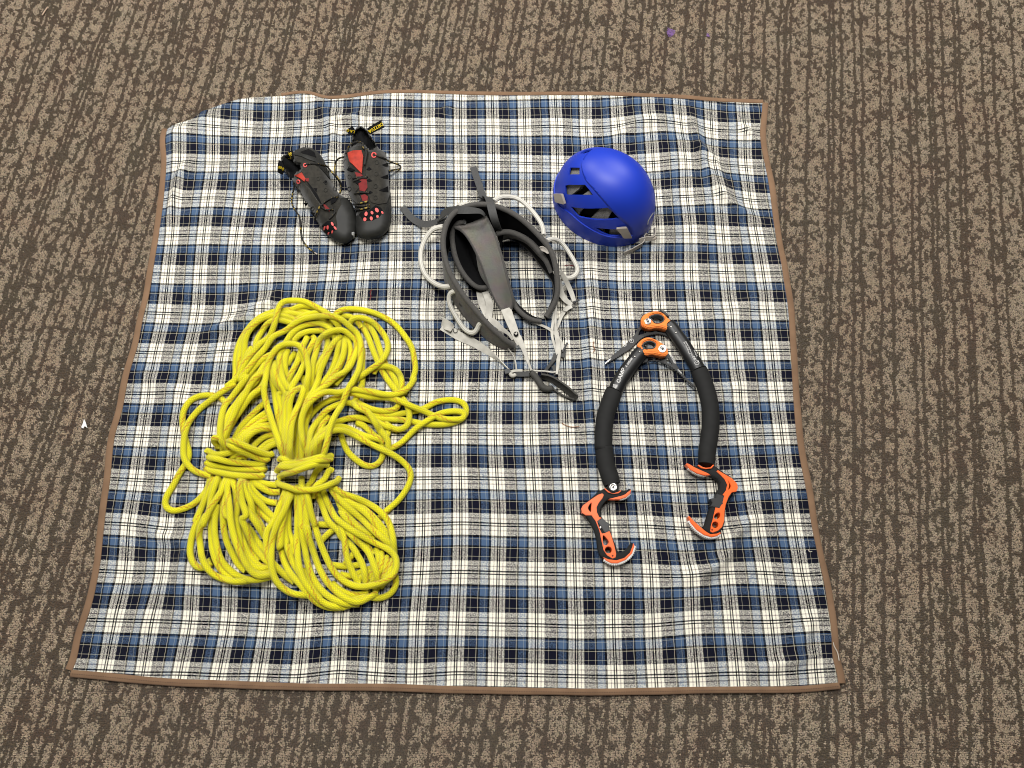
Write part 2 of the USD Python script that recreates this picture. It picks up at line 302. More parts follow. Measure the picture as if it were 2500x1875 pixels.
def blanket():
    T, B_, L, R = (spline(W[k], n=n) for k, n in (('top', 330), ('bottom', 330), ('left', 290), ('right', 290)))
    u, v = np.linspace(0, 1, 330), np.linspace(0, 1, 290)
    U, Vv = np.meshgrid(u, v, indexing='ij'); U, Vv = U[..., None], Vv[..., None]
    S = (1 - Vv) * T[:, None] + Vv * B_[:, None] + (1 - U) * L[None] + U * R[None] - ((1 - U) * (1 - Vv) * T[0] + U * (1 - Vv) * T[-1] + (1 - U) * Vv * B_[0] + U * Vv * B_[-1])
    flat = S.reshape(-1, 2)
    ctrl = at(GRID[:, 2:], Z_CLOTH)[:, :2]
    rb = RBFInterpolator(ctrl, GRID[:, :2], kernel='thin_plate_spline', smoothing=2e-4)
    ij = rb(flat)
    st = np.stack([ij[:, 0] + .2035, -ij[:, 1] + .2335], 1)
    z = np.full(len(flat), 0.0)
    q = np.column_stack([flat, np.zeros(len(flat))])
    z += (meshkit.noise(q * 7, 21) - .5) * .0035 + (meshkit.noise(q * 17, 22) - .5) * .0022 + (meshkit.noise(q * 45, 23) - .5) * .0007
    for pts, h, w in FOLDS:
        c = at(spline(pts, n=60), Z_CLOTH)[:, :2]
        d, i = cKDTree(c).query(flat)
        taper = np.sin(np.pi * np.clip((i + 6) / 72, 0, 1))
        z += 1.5 * h * taper * np.exp(-(d / w) ** 2) * (1 - .35 * np.exp(-((d - 1.6 * w) / w) ** 2))
    e = shapely.distance(shapely.points(flat), outline.exterior)
    z = z * np.clip(e / .03, .25, 1) + Z_CLOTH
    tl = at([(408, 316)], Z_CLOTH)[0, :2]; d = np.linalg.norm(flat - tl, axis=1)
    z += .012 * np.exp(-(d / .16) ** 2) * np.clip(e / .02, 0, 1)           # the corner is rolled under and stands a little
    n = len(flat)
    V = np.vstack([np.column_stack([flat, z]), np.column_stack([flat, np.minimum(z - .0025, z)])])
    f = grid_faces(330, 290)
    idx = np.arange(n).reshape(330, 290); F = [f[:, ::-1], f + n]
    for ed in (idx[0], idx[:, -1], idx[-1, ::-1], idx[::-1, 0]):
        p, q2 = ed[:-1], ed[1:]; F += [np.stack([p, q2, q2 + n], 1), np.stack([p, q2 + n, p + n], 1)]
    uc = [(0, 'w'), (.075, 'g'), (.100, 'w'), (.159, 'k'), (.190, 'w'), (.217, 'k'), (.248, 'w'), (.312, 'g'), (.338, 'w'), (.400, 'n'), (.698, 'k'), (.745, 'b'), (.942, 'k')]
    vc = [(0, 'w'), (.098, 'g'), (.122, 'w'), (.194, 'k'), (.217, 'w'), (.250, 'k'), (.278, 'w'), (.350, 'g'), (.374, 'w'), (.467, 'n'), (.739, 'k'), (.783, 'b'), (.956, 'k')]
    C = {'w': (.86, .835, .745), 'g': (.40, .36, .34), 'k': (.010, .011, .02), 'n': (.022, .025, .052), 'b': (.165, .235, .340)}
    def ramp(spec):
        st_ = []
        for k, (p, c) in enumerate(spec):
            nxt = spec[k + 1][0] if k + 1 < len(spec) else 1.0
            st_ += [(p + .0005, C[c]), (nxt - .0005, C[c])]
        return st_
    def pins(a, b, wa=.0052, wb=.0052):
        r = [(0, (0, 0, 0))]
        for p, w, v_ in sorted([(a[0], wa, a[1]), (b[0], wb, b[1]), (a[2], wa, a[3])]):
            r += [(p - w - .001, (0, 0, 0)), (p - w, (v_,) * 3), (p + w, (v_,) * 3), (p + w + .001, (0, 0, 0))]
        return r + [(1, (0, 0, 0))]
    def bars(*spans):
        r = [(0, (0, 0, 0))]
        for k, (p, q) in enumerate(spans):
            v_ = (.52,) * 3 if k < 2 else (.25,) * 3
            r += [(p - .001, (0, 0, 0)), (p, v_), (min(q, .999), v_)] + ([(q + .001, (0, 0, 0))] if q < 1 else [])
        return r + ([(1, (0, 0, 0))] if spans[-1][1] < 1 else [(1, (.25,) * 3)])
    N = {'uv': ('uvmap', {'attribute': 'st'}), 'sep': ('separate_xyz', {}), 'fu': ('math', {'math_type': 'fraction'}), 'fv': ('math', {'math_type': 'fraction'}),
         'off': ('vector_math', {'vector2': (40.0, 40.0, 0)}),
         'ru': ('rgb_ramp', {'ramp': ramp(uc)}), 'rv': ('rgb_ramp', {'ramp': ramp(vc)}),
         'pu': ('rgb_ramp', {'ramp': pins((.505, .4, .880, .3), (.693, .6))}), 'pv': ('rgb_ramp', {'ramp': pins((.558, .4, .922, .3), (.739, .6))}),
         'geo': ('texture_coordinate', {}), 'ku': ('rgb_ramp', {'ramp': bars((.159, .190), (.217, .248), (.698, .745), (.942, 1.0))}), 'kv': ('rgb_ramp', {'ramp': bars((.194, .217), (.250, .278), (.739, .783), (.956, 1.0))}), 'm4': ('mix', {'mix_type': 'mix', 'color2': (.010, .011, .02)}), 'm5': ('mix', {'mix_type': 'mix', 'color2': (.010, .011, .02)}),
         'map': ('mapping', {'scale': (52.0, 70.0, 1.0)}), 'tw': ('wave_texture', {'wave_type': 'bands', 'bands_direction': 'diagonal', 'scale': .32, 'distortion': 2.5, 'detail': 2.0, 'detail_scale': 2.0}),
         'sp': ('noise_texture', {'scale': 620.0, 'detail': 1.0}), 'fz': ('noise_texture', {'scale': 120.0, 'detail': 3.0}),
         'a1': ('math', {'math_type': 'multiply_add', 'value2': .30, 'value3': .35}), 'a2': ('map_range', {'from_min': .34, 'from_max': .66, 'to_min': -.26, 'to_max': .26}), 'a3': ('math', {'math_type': 'add', 'use_clamp': True}),
         'mx': ('mix', {'mix_type': 'mix'}), 'gm': ('gamma', {'gamma': 1.55}), 'm2': ('mix', {'mix_type': 'mix', 'color2': (.83, .79, .64)}), 'm3': ('mix', {'mix_type': 'mix', 'color2': (.83, .79, .64)}),
         'bs': ('bump', {'strength': .35, 'distance': .0006}), 'p': ('principled_bsdf', {'roughness': .92, 'specular_ior_level': .12, 'sheen_weight': .12, 'sheen_roughness': .5})}
    K = [('uv.UV', 'off.vector1'), ('off.vector', 'sep.vector'), ('sep.x', 'fu.value1'), ('sep.y', 'fv.value1'), ('fu.value', 'ru.fac'), ('fv.value', 'rv.fac'), ('fu.value', 'pu.fac'), ('fv.value', 'pv.fac'),
         ('uv.UV', 'map.vector'), ('map.vector', 'tw.vector'), ('geo.object', 'sp.vector'), ('geo.object', 'fz.vector'), ('tw.fac', 'a1.value1'), ('sp.fac', 'a2.value'), ('a1.value', 'a3.value1'), ('a2.result', 'a3.value2'),
         ('a3.value', 'mx.fac'), ('ru.color', 'mx.color1'), ('rv.color', 'mx.color2'), ('mx.color', 'm4.color1'), ('fu.value', 'ku.fac'), ('fv.value', 'kv.fac'), ('ku.color', 'm4.fac'), ('m4.color', 'm5.color1'), ('kv.color', 'm5.fac'), ('m5.color', 'm2.color1'), ('pu.color', 'm2.fac'), ('m2.color', 'm3.color1'), ('pv.color', 'm3.fac'), ('m3.color', 'gm.color'), ('gm.color', 'p.base_color'),
         ('a3.value', 'bs.height'), ('bs.normal', 'p.normal')]
    mat = look('plaid_flannel', N, K)
    b = thing('picnic_blanket', 'square blue, navy and white plaid flannel blanket with brown binding, spread on the carpet', 'blanket')
    put(b, 'plaid_cloth', (V, np.vstack(F)), mat, True, np.vstack([st, st]))
    tape = look('brown_binding', {'tc': ('texture_coordinate', {}), 'n': ('noise_texture', {'scale': 30.0, 'detail': 4.0}), 'r': ('rgb_ramp', {'ramp': [(.3, (.165, .098, .056)), (.7, (.215, .130, .075))]}), 'w': ('noise_texture', {'scale': 700.0}),
         'b': ('bump', {'strength': .3, 'distance': .0004}), 'p': ('principled_bsdf', {'roughness': .85, 'specular_ior_level': .2, 'sheen_weight': .1})},
         [('tc.object', 'n.vector'), ('n.fac', 'r.fac'), ('r.color', 'p.base_color'), ('tc.object', 'w.vector'), ('w.fac', 'b.height'), ('b.normal', 'p.normal')])
    thread = plain('brown_thread', (.075, .042, .024), .8)
    surf = cKDTree(flat)
    def strip(curve, w0, w1, out, stitch):
        c = spline(curve, step=.006); m = len(c)
        t = np.gradient(c, axis=0); t /= np.linalg.norm(t, axis=1, keepdims=True)
        nrm = np.stack([t[:, 1], -t[:, 0]], 1) * out
        zz = z[surf.query(c)[1]]; zz = gaussian_filter1d(zz, 2)
        wob = gaussian_filter1d(rng.normal(0, 1, m), 5) * .0018
        w = np.interp(np.linspace(0, 1, m), [0, 1], [w0, w1]) + wob
        prof = [(-.0015, .0002), (-.0012, .0012), (.12, .0022), (.5, .0028), (.85, .0022), (1.0, .0005), (1.0, -.0035), (.5, -.0045), (-.0015, -.003)]
        ring = []
        for k, (o, h) in enumerate(prof):
            off = np.full(m, o) if o < 0 else o * w
            hz = zz + h - (np.clip(o, 0, 1) ** 2) * np.maximum(zz - .0045, 0) * .6
            ring.append(np.column_stack([c + nrm * off[:, None], hz]))
        G = np.stack(ring, 1)
        f = grid_faces(m, len(prof), True)
        r0, r1 = np.arange(len(prof)), (m - 1) * len(prof) + np.arange(len(prof))
        caps = [[r0[0], r0[i], r0[i + 1]] for i in range(1, len(prof) - 1)] + [[r1[0], r1[i + 1], r1[i]] for i in range(1, len(prof) - 1)]
        p_ = put(b, 'binding', (G.reshape(-1, 3), np.vstack([f, caps]) if out > 0 else np.vstack([f, caps])[:, ::-1]), tape, 40)
        if stitch:
            cc = spline(c + nrm * (w * .45)[:, None], step=.0045); zs = np.interp(np.linspace(0, 1, len(cc)), np.linspace(0, 1, m), zz) + .0027
            tt = np.gradient(cc, axis=0); tt /= np.linalg.norm(tt, axis=1, keepdims=True)
            bits = []
            for k in range(1, len(cc) - 1):
                h = tt[k] * .0013; s_ = np.array([-tt[k][1], tt[k][0]]) * .0004
                q4 = np.array([cc[k] - h - s_, cc[k] + h - s_, cc[k] + h + s_, cc[k] - h + s_])
                bits.append((np.vstack([np.column_stack([q4, np.full(4, zs[k])]), np.column_stack([q4, np.full(4, zs[k] + .0005)])]), np.array([[0, 1, 5, 4], [1, 2, 6, 5], [2, 3, 7, 6], [3, 0, 4, 7], [4, 5, 6, 7]])))
            tag(stage.GetPrimAtPath(put(p_, 'stitching', join(*bits), thread, False)), None, None, None, 'stuff')
    strip(W['left'], .0125, .0125, -1 if False else 1, False)
    strip(W['bottom'], .0125, .0105, 1, True)
    strip(W['right'][::-1], .0120, .0125, 1, False)
    strip(W['top'][9:][::-1], .0095, .0075, 1, False)
    return z, flat, surf
CLOTH_Z, CLOTH_XY, CLOTH_TREE = blanket()
def cloth_z(p): return CLOTH_Z[CLOTH_TREE.query(np.atleast_2d(p)[:, :2])[1]]
# ------------------------------------------------------------------ laying small parts on a curved surface
def hits(px, mesh):
    """Where the lines of sight through these pixels meet a mesh: points, face normals, found."""
    v, f = vf(mesh); d = rays(px)
    a, e1, e2 = v[f[:, 0]], v[f[:, 1]] - v[f[:, 0]], v[f[:, 2]] - v[f[:, 0]]
    P, Nn, ok = np.zeros((len(d), 3)), np.zeros((len(d), 3)), np.zeros(len(d), bool)
    fn = np.cross(e1, e2); fn /= np.linalg.norm(fn, axis=1, keepdims=True) + 1e-15
    for i, r in enumerate(d):
        p = np.cross(r, e2); det = np.sum(e1 * p, 1); inv = 1 / np.where(np.abs(det) < 1e-14, 1e-14, det)
        s = EYE - a; u = np.sum(s * p, 1) * inv; q = np.cross(s, e1); w = (q @ r) * inv; t = np.sum(e2 * q, 1) * inv
        g = (u > -1e-6) & (w > -1e-6) & (u + w < 1 + 1e-6) & (t > 0)
        if g.any():
            k = np.where(g)[0][np.argmin(t[g])]; P[i] = EYE + r * t[k]; ok[i] = True
            Nn[i] = fn[k] if fn[k] @ r < 0 else -fn[k]
    return P, Nn, ok
def fill_poly(ring, step):
    """Triangulated interior of a pixel polygon (may be a shapely polygon with holes)."""
    pg = ring if hasattr(ring, 'geom_type') else sg.Polygon(ring).buffer(0)
    vs, fs, n = [], [], 0
    for q in (pg.geoms if hasattr(pg, 'geoms') else [pg]):
        if q.area < 1e-6: continue
        q = q.segmentize(step)
        x0, y0, x1, y1 = q.bounds
        X, Y = np.meshgrid(np.arange(x0 + step / 2, x1, step), np.arange(y0 + step / 2, y1, step))
        ins = np.stack([X.ravel(), Y.ravel()], 1)
        ins = ins[shapely.contains_xy(q.buffer(-step * .4), ins[:, 0], ins[:, 1])] if len(ins) else ins
        rim = np.vstack([np.array(r.coords)[:-1] for r in [q.exterior, *q.interiors]])
        pts = np.vstack([rim, ins]) if len(ins) else rim
        from scipy.spatial import Delaunay
        tri = Delaunay(pts).simplices
        c = pts[tri].mean(1); tri = tri[shapely.contains_xy(q.buffer(step * .02), c[:, 0], c[:, 1])]
        a = pts[tri]; cr = (a[:, 1, 0] - a[:, 0, 0]) * (a[:, 2, 1] - a[:, 0, 1]) - (a[:, 1, 1] - a[:, 0, 1]) * (a[:, 2, 0] - a[:, 0, 0])
        tri = tri[np.abs(cr) > 1e-6]; cr = cr[np.abs(cr) > 1e-6]
        tri = np.where((cr > 0)[:, None], tri[:, ::-1], tri)              # pixel y runs down
        vs.append(pts); fs.append(tri + n); n += len(pts)
    return (np.vstack(vs), np.vstack(fs)) if vs else (np.zeros((0, 2)), np.zeros((0, 3), int))
def drape(ring, mesh, lift=.0008, thick=.0012, step=3.0, smooth=True):
    """A patch of the given outline lying on a surface, lifted off it by a little and given a thickness."""
    p, f = fill_poly(ring, step)
    P, Nn, ok = hits(p, mesh)
    if not ok.all() and ok.any():
        k = cKDTree(p[ok]).query(p[~ok])[1]; src = np.where(ok)[0][k]
        depth = (P[src] - EYE) @ _fw; d = rays(p[~ok]); P[~ok] = EYE + d * (depth / (d @ _fw))[:, None]; Nn[~ok] = Nn[src]
    if smooth:
        nb = cKDTree(P).query(P, k=min(7, len(P)))[1]; Nn = Nn[nb].mean(1) if nb.ndim > 1 else Nn
        Nn /= np.linalg.norm(Nn, axis=1, keepdims=True) + 1e-12
    n = len(P); V = np.vstack([P + Nn * (lift + thick), P + Nn * (lift - .0006)])
    ed = np.vstack([f[:, [0, 1]], f[:, [1, 2]], f[:, [2, 0]]]); key = {tuple(e) for e in ed}
    bd = np.array([e for e in ed if (e[1], e[0]) not in key])
    F = np.vstack([f, f[:, ::-1] + n, np.stack([bd[:, 1], bd[:, 0], bd[:, 0] + n], 1), np.stack([bd[:, 1], bd[:, 0] + n, bd[:, 1] + n], 1)])
    return V, F
def over(px, mesh, lift=.001):
    """A line of pixels brought onto a surface (for laces, seams, cords)."""
    P, Nn, ok = hits(px, mesh)
    return P[ok] + Nn[ok] * lift
def man(mesh):
    v, f = vf(mesh)
    m = trimesh.Trimesh(v, f); m.merge_vertices(); m.fix_normals()
    return manifold3d.Manifold(manifold3d.Mesh(np.asarray(m.vertices, np.float32), np.asarray(m.faces, np.uint32)))
def hullm(p): return manifold3d.Manifold.hull_points(np.asarray(p, float))
# ------------------------------------------------------------------ the yellow rope: every visible strand, from the lowest to the topmost
STRANDS = [
 [832,1061,839,1081,849,1102,869,1122,892,1136,912,1137,930,1123,935,1102,930,1081],
 [549,982,536,970,519,965,498,965,473,973,456,989,447,1010,446,1033,450,1061,458,1091,461,1112,453,1133,440,1153,425,1181,413,1201,404,1221,406,1237,420,1246,441,1244,466,1234,488,1217,504,1197,512,1175,515,1158],
 [910,1011,941,1015,973,1011,1011,1004,1037,996,1062,983,1087,977,1112,977,1130,984,1138,997,1135,1015,1120,1027,1094,1035,1067,1037,1037,1035,1011,1030,981,1025,956,1024,910,1021],
 [870,1032,885,1037,900,1050,915,1064,931,1071,944,1064,947,1050,941,1044],
 [876,788,888,803,901,828,911,856,924,886,941,919,959,944,972,962],
 [891,786,909,807,921,833,931,864,944,894,962,922,977,947,989,962],
 [911,909,921,897,941,894,962,900,975,913,981,934,979,954,977,962],
 [870,981,885,989,905,998,931,1003,956,1002,971,993,975,981,981,970],
 [781,1071,801,1044,822,1031,849,1022,880,1020,907,1026,932,1036,955,1044,936,1031,956,1044,976,1048,992,1040,999,1022,997,999,989,981,981,970],
 [778,1280,799,1281,831,1283],
 [786,1318,802,1302,818,1288],
 [802,1378,826,1381,853,1382,880,1378],
 [831,1402,853,1406,880,1398,909,1386],
 [869,1417,888,1406,912,1391],
 [842,1375,861,1354,874,1340],
 [810,1423,826,1437,848,1449,874,1452,901,1445],
 [738,1389,748,1413,767,1442,789,1458],
 [965,1405,967,1423,957,1445,939,1457,917,1460,896,1457,869,1464,837,1466,810,1458],
 [570,939,575,919,575,891,578,861,587,833,602,808,623,784,648,768,674,760,701,757,732,758,759,766,782,778,807,793],
 [590,942,587,912,585,884,590,856,598,828,614,803,636,784,659,773,681,769,704,767,729,768,757,772],
 [599,897,598,881,601,856,606,831,619,808,639,789,660,779,691,776,722,781],
 [606,934,608,907,607,881,616,851],
 [623,881,627,856,627,844,631,826,641,808,656,794,681,787,711,791,732,796],
 [714,752,739,747,767,751,792,760,812,776,830,793],
 [623,954,628,934,646,912],
 [611,954,616,927,623,902],
 [701,891,711,874,722,861],
 [762,912,782,881,797,861],
 [792,861,800,839,797,821],
 [727,881,742,861],
 [701,841,717,823,734,813],
 [762,821,774,839,767,871],
 [757,937,764,917,782,886,795,861],
 [885,851,885,876,884,902,885,927,882,952,883,935,880,950,867,974],
 [833,823,841,846,837,876,823,907,805,934],
 [843,818,852,839,856,861,852,886,838,914,818,939],
 [830,772,848,772,866,779,881,796],
 [795,786,810,803,825,816],
 [717,831,732,818,752,810,774,807,795,809,807,821],
 [681,861,696,839,714,813,732,800,754,792,777,789,797,796,811,810,817,828],
 [714,786,737,773,759,766,787,764,807,770,822,781],
 [804,1016,790,1031,781,1056,776,1076],
 [791,1006,781,1026,771,1051,766,1076,761,1102],
 [832,968,804,978,781,991,759,1013,747,1033,745,1056],
 [531,1097,541,1071,556,1041,577,1006,592,983,609,963,619,943,627,925],
 [541,1097,556,1061,574,1026,597,996,617,975,637,958],
 [556,1102,574,1069,587,1044,607,1021,627,1001,652,979],
 [566,1102,582,1074,599,1051,619,1029,650,1007],
 [579,1104,592,1076,610,1056,632,1034,657,1018],
 [589,1102,594,1074,614,1055,637,1042,665,1036],
 [602,1097,610,1081,622,1067,642,1054,670,1048],
 [614,1102,622,1086,635,1074,652,1064,677,1061],
 [627,1104,638,1094,653,1082,677,1073],
 [642,1107,651,1097,665,1087,682,1081],
 [561,1122,571,1112,582,1107],
 [582,1122,592,1114,602,1117],
 [551,1097,553,1064,564,1033,587,1006,610,983,632,965,645,950,648,929,651,907],
 [541,1081,549,1056,556,1026,574,993,595,963,614,943,628,926,636,907,648,889,664,869],
 [580,957,593,937,613,907,631,886,651,871,666,864,691,851],
 [536,1094,549,1061,564,1026,582,991,599,963,606,947,616,932,641,902],
 [663,920,667,935,671,965,676,1001,682,1036,688,1071,694,1119],
 [664,886,666,912,676,937,691,960,684,960,689,996,688,1033,690,1076],
 [669,881,672,912,682,937,698,962,695,975,697,991,696,1026],
 [701,854,697,871,696,897,701,917,714,937,713,950],
 [732,856,727,881,714,907,701,934],
 [681,859,682,884,687,912,697,937,708,960,698,960,702,970],
 [749,822,742,839,735,856,739,881],
 [767,824,760,846,752,869,754,897],
 [648,978,655,1003,668,1039,678,1071,688,1107],
 [738,920,746,940,748,965,737,993,727,1026,719,1061,716,1097,713,1122],
 [753,920,751,950,741,983,736,1021,731,1061,728,1097,728,1122],
 [759,996,748,1026,746,1056,751,1081,751,1112],
 [741,1061,736,1091,736,1122],
 [742,881,734,907,720,932,706,957,716,945,705,968,698,996,696,1026,697,1061,694,1097,697,1127],
 [732,943,719,975,711,1006,704,1041,701,1071,706,1122],
 [746,930,736,968,726,1003,718,1041,711,1076,706,1122],
 [827,828,825,856,817,884,805,912,788,937,774,960,776,950,764,970,751,996,738,1026],
 [840,826,840,856,830,886,815,914,792,942],
 [829,817,812,841,798,871,785,902,775,932,764,958,764,958,751,981,741,1008,736,1041,741,1071,751,1097,751,1122],
 [757,937,760,917,764,886,772,857,782,830,800,813,820,806,840,807,858,821,868,831,871,851,864,876,849,902,826,919,803,939,788,954,784,958,766,975,753,1001],
 [755,1119,756,1081,761,1051,777,1026,797,1003,822,989,850,983,872,991,895,1006,915,1029,932,1054,948,1081,948,1094,962,1091,982,1079,1002,1059,1022,1041,1045,1026,1069,1012,1094,1005,1117,1004,1133,1010,1132,1019,1112,1024,1087,1023,1062,1016,1034,1003,1004,991,973,978,941,971,898,968,860,960,832,962],
 [741,1097,737,1061,735,1031,741,1006,752,987,771,970,796,959,824,958,859,952,892,956,930,962,898,954,936,962,963,964,984,958,1004,940,1013,920,1004,934,1012,912,1012,881,1006,851,992,826,970,798,944,778,916,765,888,757,861,754,835,757,818,769,805,786],
 [761,1119,764,1102,777,1074,799,1051,817,1035],
 [774,1117,789,1084,806,1061,819,1049,839,1044,867,1053,895,1065,925,1071,933,1074],
 [784,1107,801,1076,822,1060,842,1057,862,1062,892,1077,922,1092,957,1109,984,1128,1001,1150,1001,1174,990,1198,969,1225,945,1246,927,1264],
 [860,977,875,996,893,1003,910,1021,928,1054],
 [742,952,749,934,754,907,750,881,742,857,727,842,704,839,681,847,662,869,653,894,650,922,648,954,646,935,648,970,656,1003,668,1041,680,1076,691,1112],
 [848,793,858,781,868,776,888,777,911,788,929,806,942,826,947,846,941,869,926,887,904,902,881,919,856,934],
 [511,1161,491,1156,473,1148,458,1133,449,1115,448,1093,448,1086,451,1061,461,1033,476,1011,501,986,527,968,552,950,577,933,548,947,570,929,589,902,612,869,634,844,654,818,667,796,677,770,685,750,701,736,722,733,749,738,774,750,795,763,812,778,827,796],
 [551,1094,542,1081,538,1056,542,1028,552,1001,567,973,587,943,602,917,585,929,604,902,626,871,651,844,677,823,702,803,727,786,757,776,787,772,815,773,838,783,856,799,871,813,881,839,881,861,879,891,869,922,854,947,859,935,850,950,839,976,830,998,817,1021,806,1044,800,1071,792,1099,786,1122,779,1147,776,1147,763,1171,749,1189,736,1201],
 [622,1168,635,1177,655,1182,678,1184],
 [612,1168,622,1179,640,1191,662,1201,685,1200],
 [599,1166,609,1184,625,1204,645,1221,678,1228],
 [591,1296,601,1328,614,1351,634,1370],
 [581,1265,585,1291,594,1321,602,1346,617,1367,637,1383,656,1385],
 [601,1281,617,1303,632,1326,649,1344],
 [516,1366,506,1374,494,1381],
 [622,1255,637,1283,647,1303],
 [594,1171,607,1211,622,1234,645,1259,662,1274],
 [597,1173,612,1206,632,1226,657,1253,670,1264],
 [517,1166,516,1184,506,1211,489,1247,474,1279,488,1253,476,1286,468,1313,464,1341,467,1364,478,1381,493,1387,513,1374],
 [523,1245,516,1278,516,1308,518,1331,524,1356,534,1381,551,1403,571,1414],
 [536,1171,544,1221,544,1252,547,1282,544,1245,545,1275,549,1303,556,1328,569,1354,581,1376,601,1394],
 [574,1181,577,1221,579,1252,577,1258,580,1288,585,1321,594,1351,611,1376,634,1389,654,1384],
 [554,1181,551,1216,557,1262,566,1265,571,1303,581,1336,596,1369,614,1394,642,1402,662,1394],
 [591,1166,599,1199,612,1226,618,1257,635,1287],
 [529,1163,526,1184,516,1221,511,1262,528,1228,527,1253,526,1283,528,1313,534,1341,544,1369,561,1391,584,1408,614,1416,643,1413,662,1405],
 [551,1163,544,1191,531,1214,516,1238,504,1262,494,1287,506,1253,495,1278,488,1306,488,1333,492,1359,504,1384,521,1402,546,1414,577,1420,601,1417],
 [560,1168,558,1201,560,1231,563,1262,561,1253,566,1288,574,1318,584,1346,597,1371,613,1394,633,1406,662,1400],
 [567,1166,578,1196,590,1224,603,1247,620,1269,632,1288,645,1311],
 [582,1166,589,1201,594,1234,599,1262,591,1263,599,1288,612,1318,627,1344,645,1364,659,1379],
 [808,1192,823,1216,835,1246,839,1270],
 [826,1228,856,1267,886,1294,915,1317],
 [829,1246,850,1270,877,1291,903,1306],
 [890,1324,901,1340,909,1356],
 [917,1338,924,1362,917,1389,901,1410],
 [928,1348,934,1375,925,1399,909,1423],
 [941,1359,945,1386,934,1413,915,1445],
 [956,1365,955,1386,944,1410,928,1431],
 [847,1222,886,1240,916,1267,940,1297,954,1323,952,1322],
 [826,1210,862,1231,889,1249,913,1274,934,1300,948,1320,949,1330],
 [808,1195,820,1210,850,1240,880,1264,904,1288,934,1314,957,1334,960,1340],
 [769,1195,784,1228,793,1252,805,1276,826,1297,831,1308,853,1327,872,1354,886,1381,891,1410,891,1426],
 [827,1276,837,1300,843,1335,848,1365,861,1397,874,1423],
 [848,1292,864,1311,880,1327,899,1348,912,1378,920,1405,919,1426],
 [802,1183,817,1192,835,1204,862,1213,891,1225,921,1243,946,1270,957,1300,961,1329,960,1348],
 [707,1192,709,1216,704,1246,704,1276,707,1306,715,1329,711,1330,720,1354],
 [715,1192,727,1228,730,1270],
 [697,1192,691,1216,679,1246,668,1276,654,1297,651,1328,654,1356,672,1381,695,1404,720,1422],
 [700,1189,697,1228,694,1270,695,1300,701,1338,698,1324,709,1359,725,1389,740,1415,751,1442],
 [709,1189,701,1231,691,1270,686,1314,685,1341,682,1300,686,1335,695,1373,711,1402,728,1421,746,1442,768,1466,794,1480,821,1484,853,1477],
 [724,1186,725,1210,726,1246,726,1285,726,1329,725,1300,726,1340,730,1381,741,1415,760,1442,781,1464,805,1478,837,1482],
 [733,1189,734,1228,735,1264,739,1300,738,1276,742,1314,746,1348,754,1386,768,1418,789,1445,816,1464,845,1474,874,1474],
 [733,1165,740,1204,745,1240,752,1279,760,1314,752,1281,757,1311,766,1348,778,1383,797,1418,819,1442,845,1461,873,1470,898,1460,917,1448],
 [709,1201,697,1240,682,1270,670,1301,664,1328,662,1361,665,1391,675,1417,693,1437,718,1450,748,1453],
 [742,1189,752,1216,760,1249,772,1288,767,1276,776,1308,789,1343,803,1375,821,1402,848,1423,878,1432,909,1429,939,1419,961,1402,969,1381,965,1359,949,1342,920,1327,888,1311,862,1296,837,1279,819,1263,808,1243,796,1219,787,1192]]
WRAPS = [
 [521,1080,515,1074,517,1070,531,1068,544,1075],
 [504,1105,506,1100,521,1108,541,1110,562,1105,575,1095],
 [501,1142,504,1146,526,1152,557,1158,589,1162,617,1162,637,1160,640,1157],
 [502,1128,505,1131,531,1138,562,1144,594,1147,625,1147,646,1145,649,1141],
 [505,1113,507,1115,531,1121,562,1128,594,1131,622,1133,642,1131,647,1128],
 [551,1079,557,1083,577,1096,602,1108,627,1117,650,1121,654,1117],
 [544,1068,548,1071,572,1078,597,1088,622,1098,645,1107,660,1108,663,1105],
 [678,1120,682,1116,700,1124,718,1123],
 [677,1138,680,1135,709,1133,739,1127,775,1118,793,1111,800,1105],
 [680,1152,683,1149,712,1147,745,1139,778,1130,799,1121,803,1117],
 [682,1165,685,1162,712,1160,742,1154,772,1147,803,1138],
 [812,1150,808,1147,799,1162,784,1177,766,1192,757,1207],
 [675,1175,679,1180,697,1187,721,1195,751,1197,781,1192,808,1181,821,1172,823,1165]]
R_ROPE = 0.0063
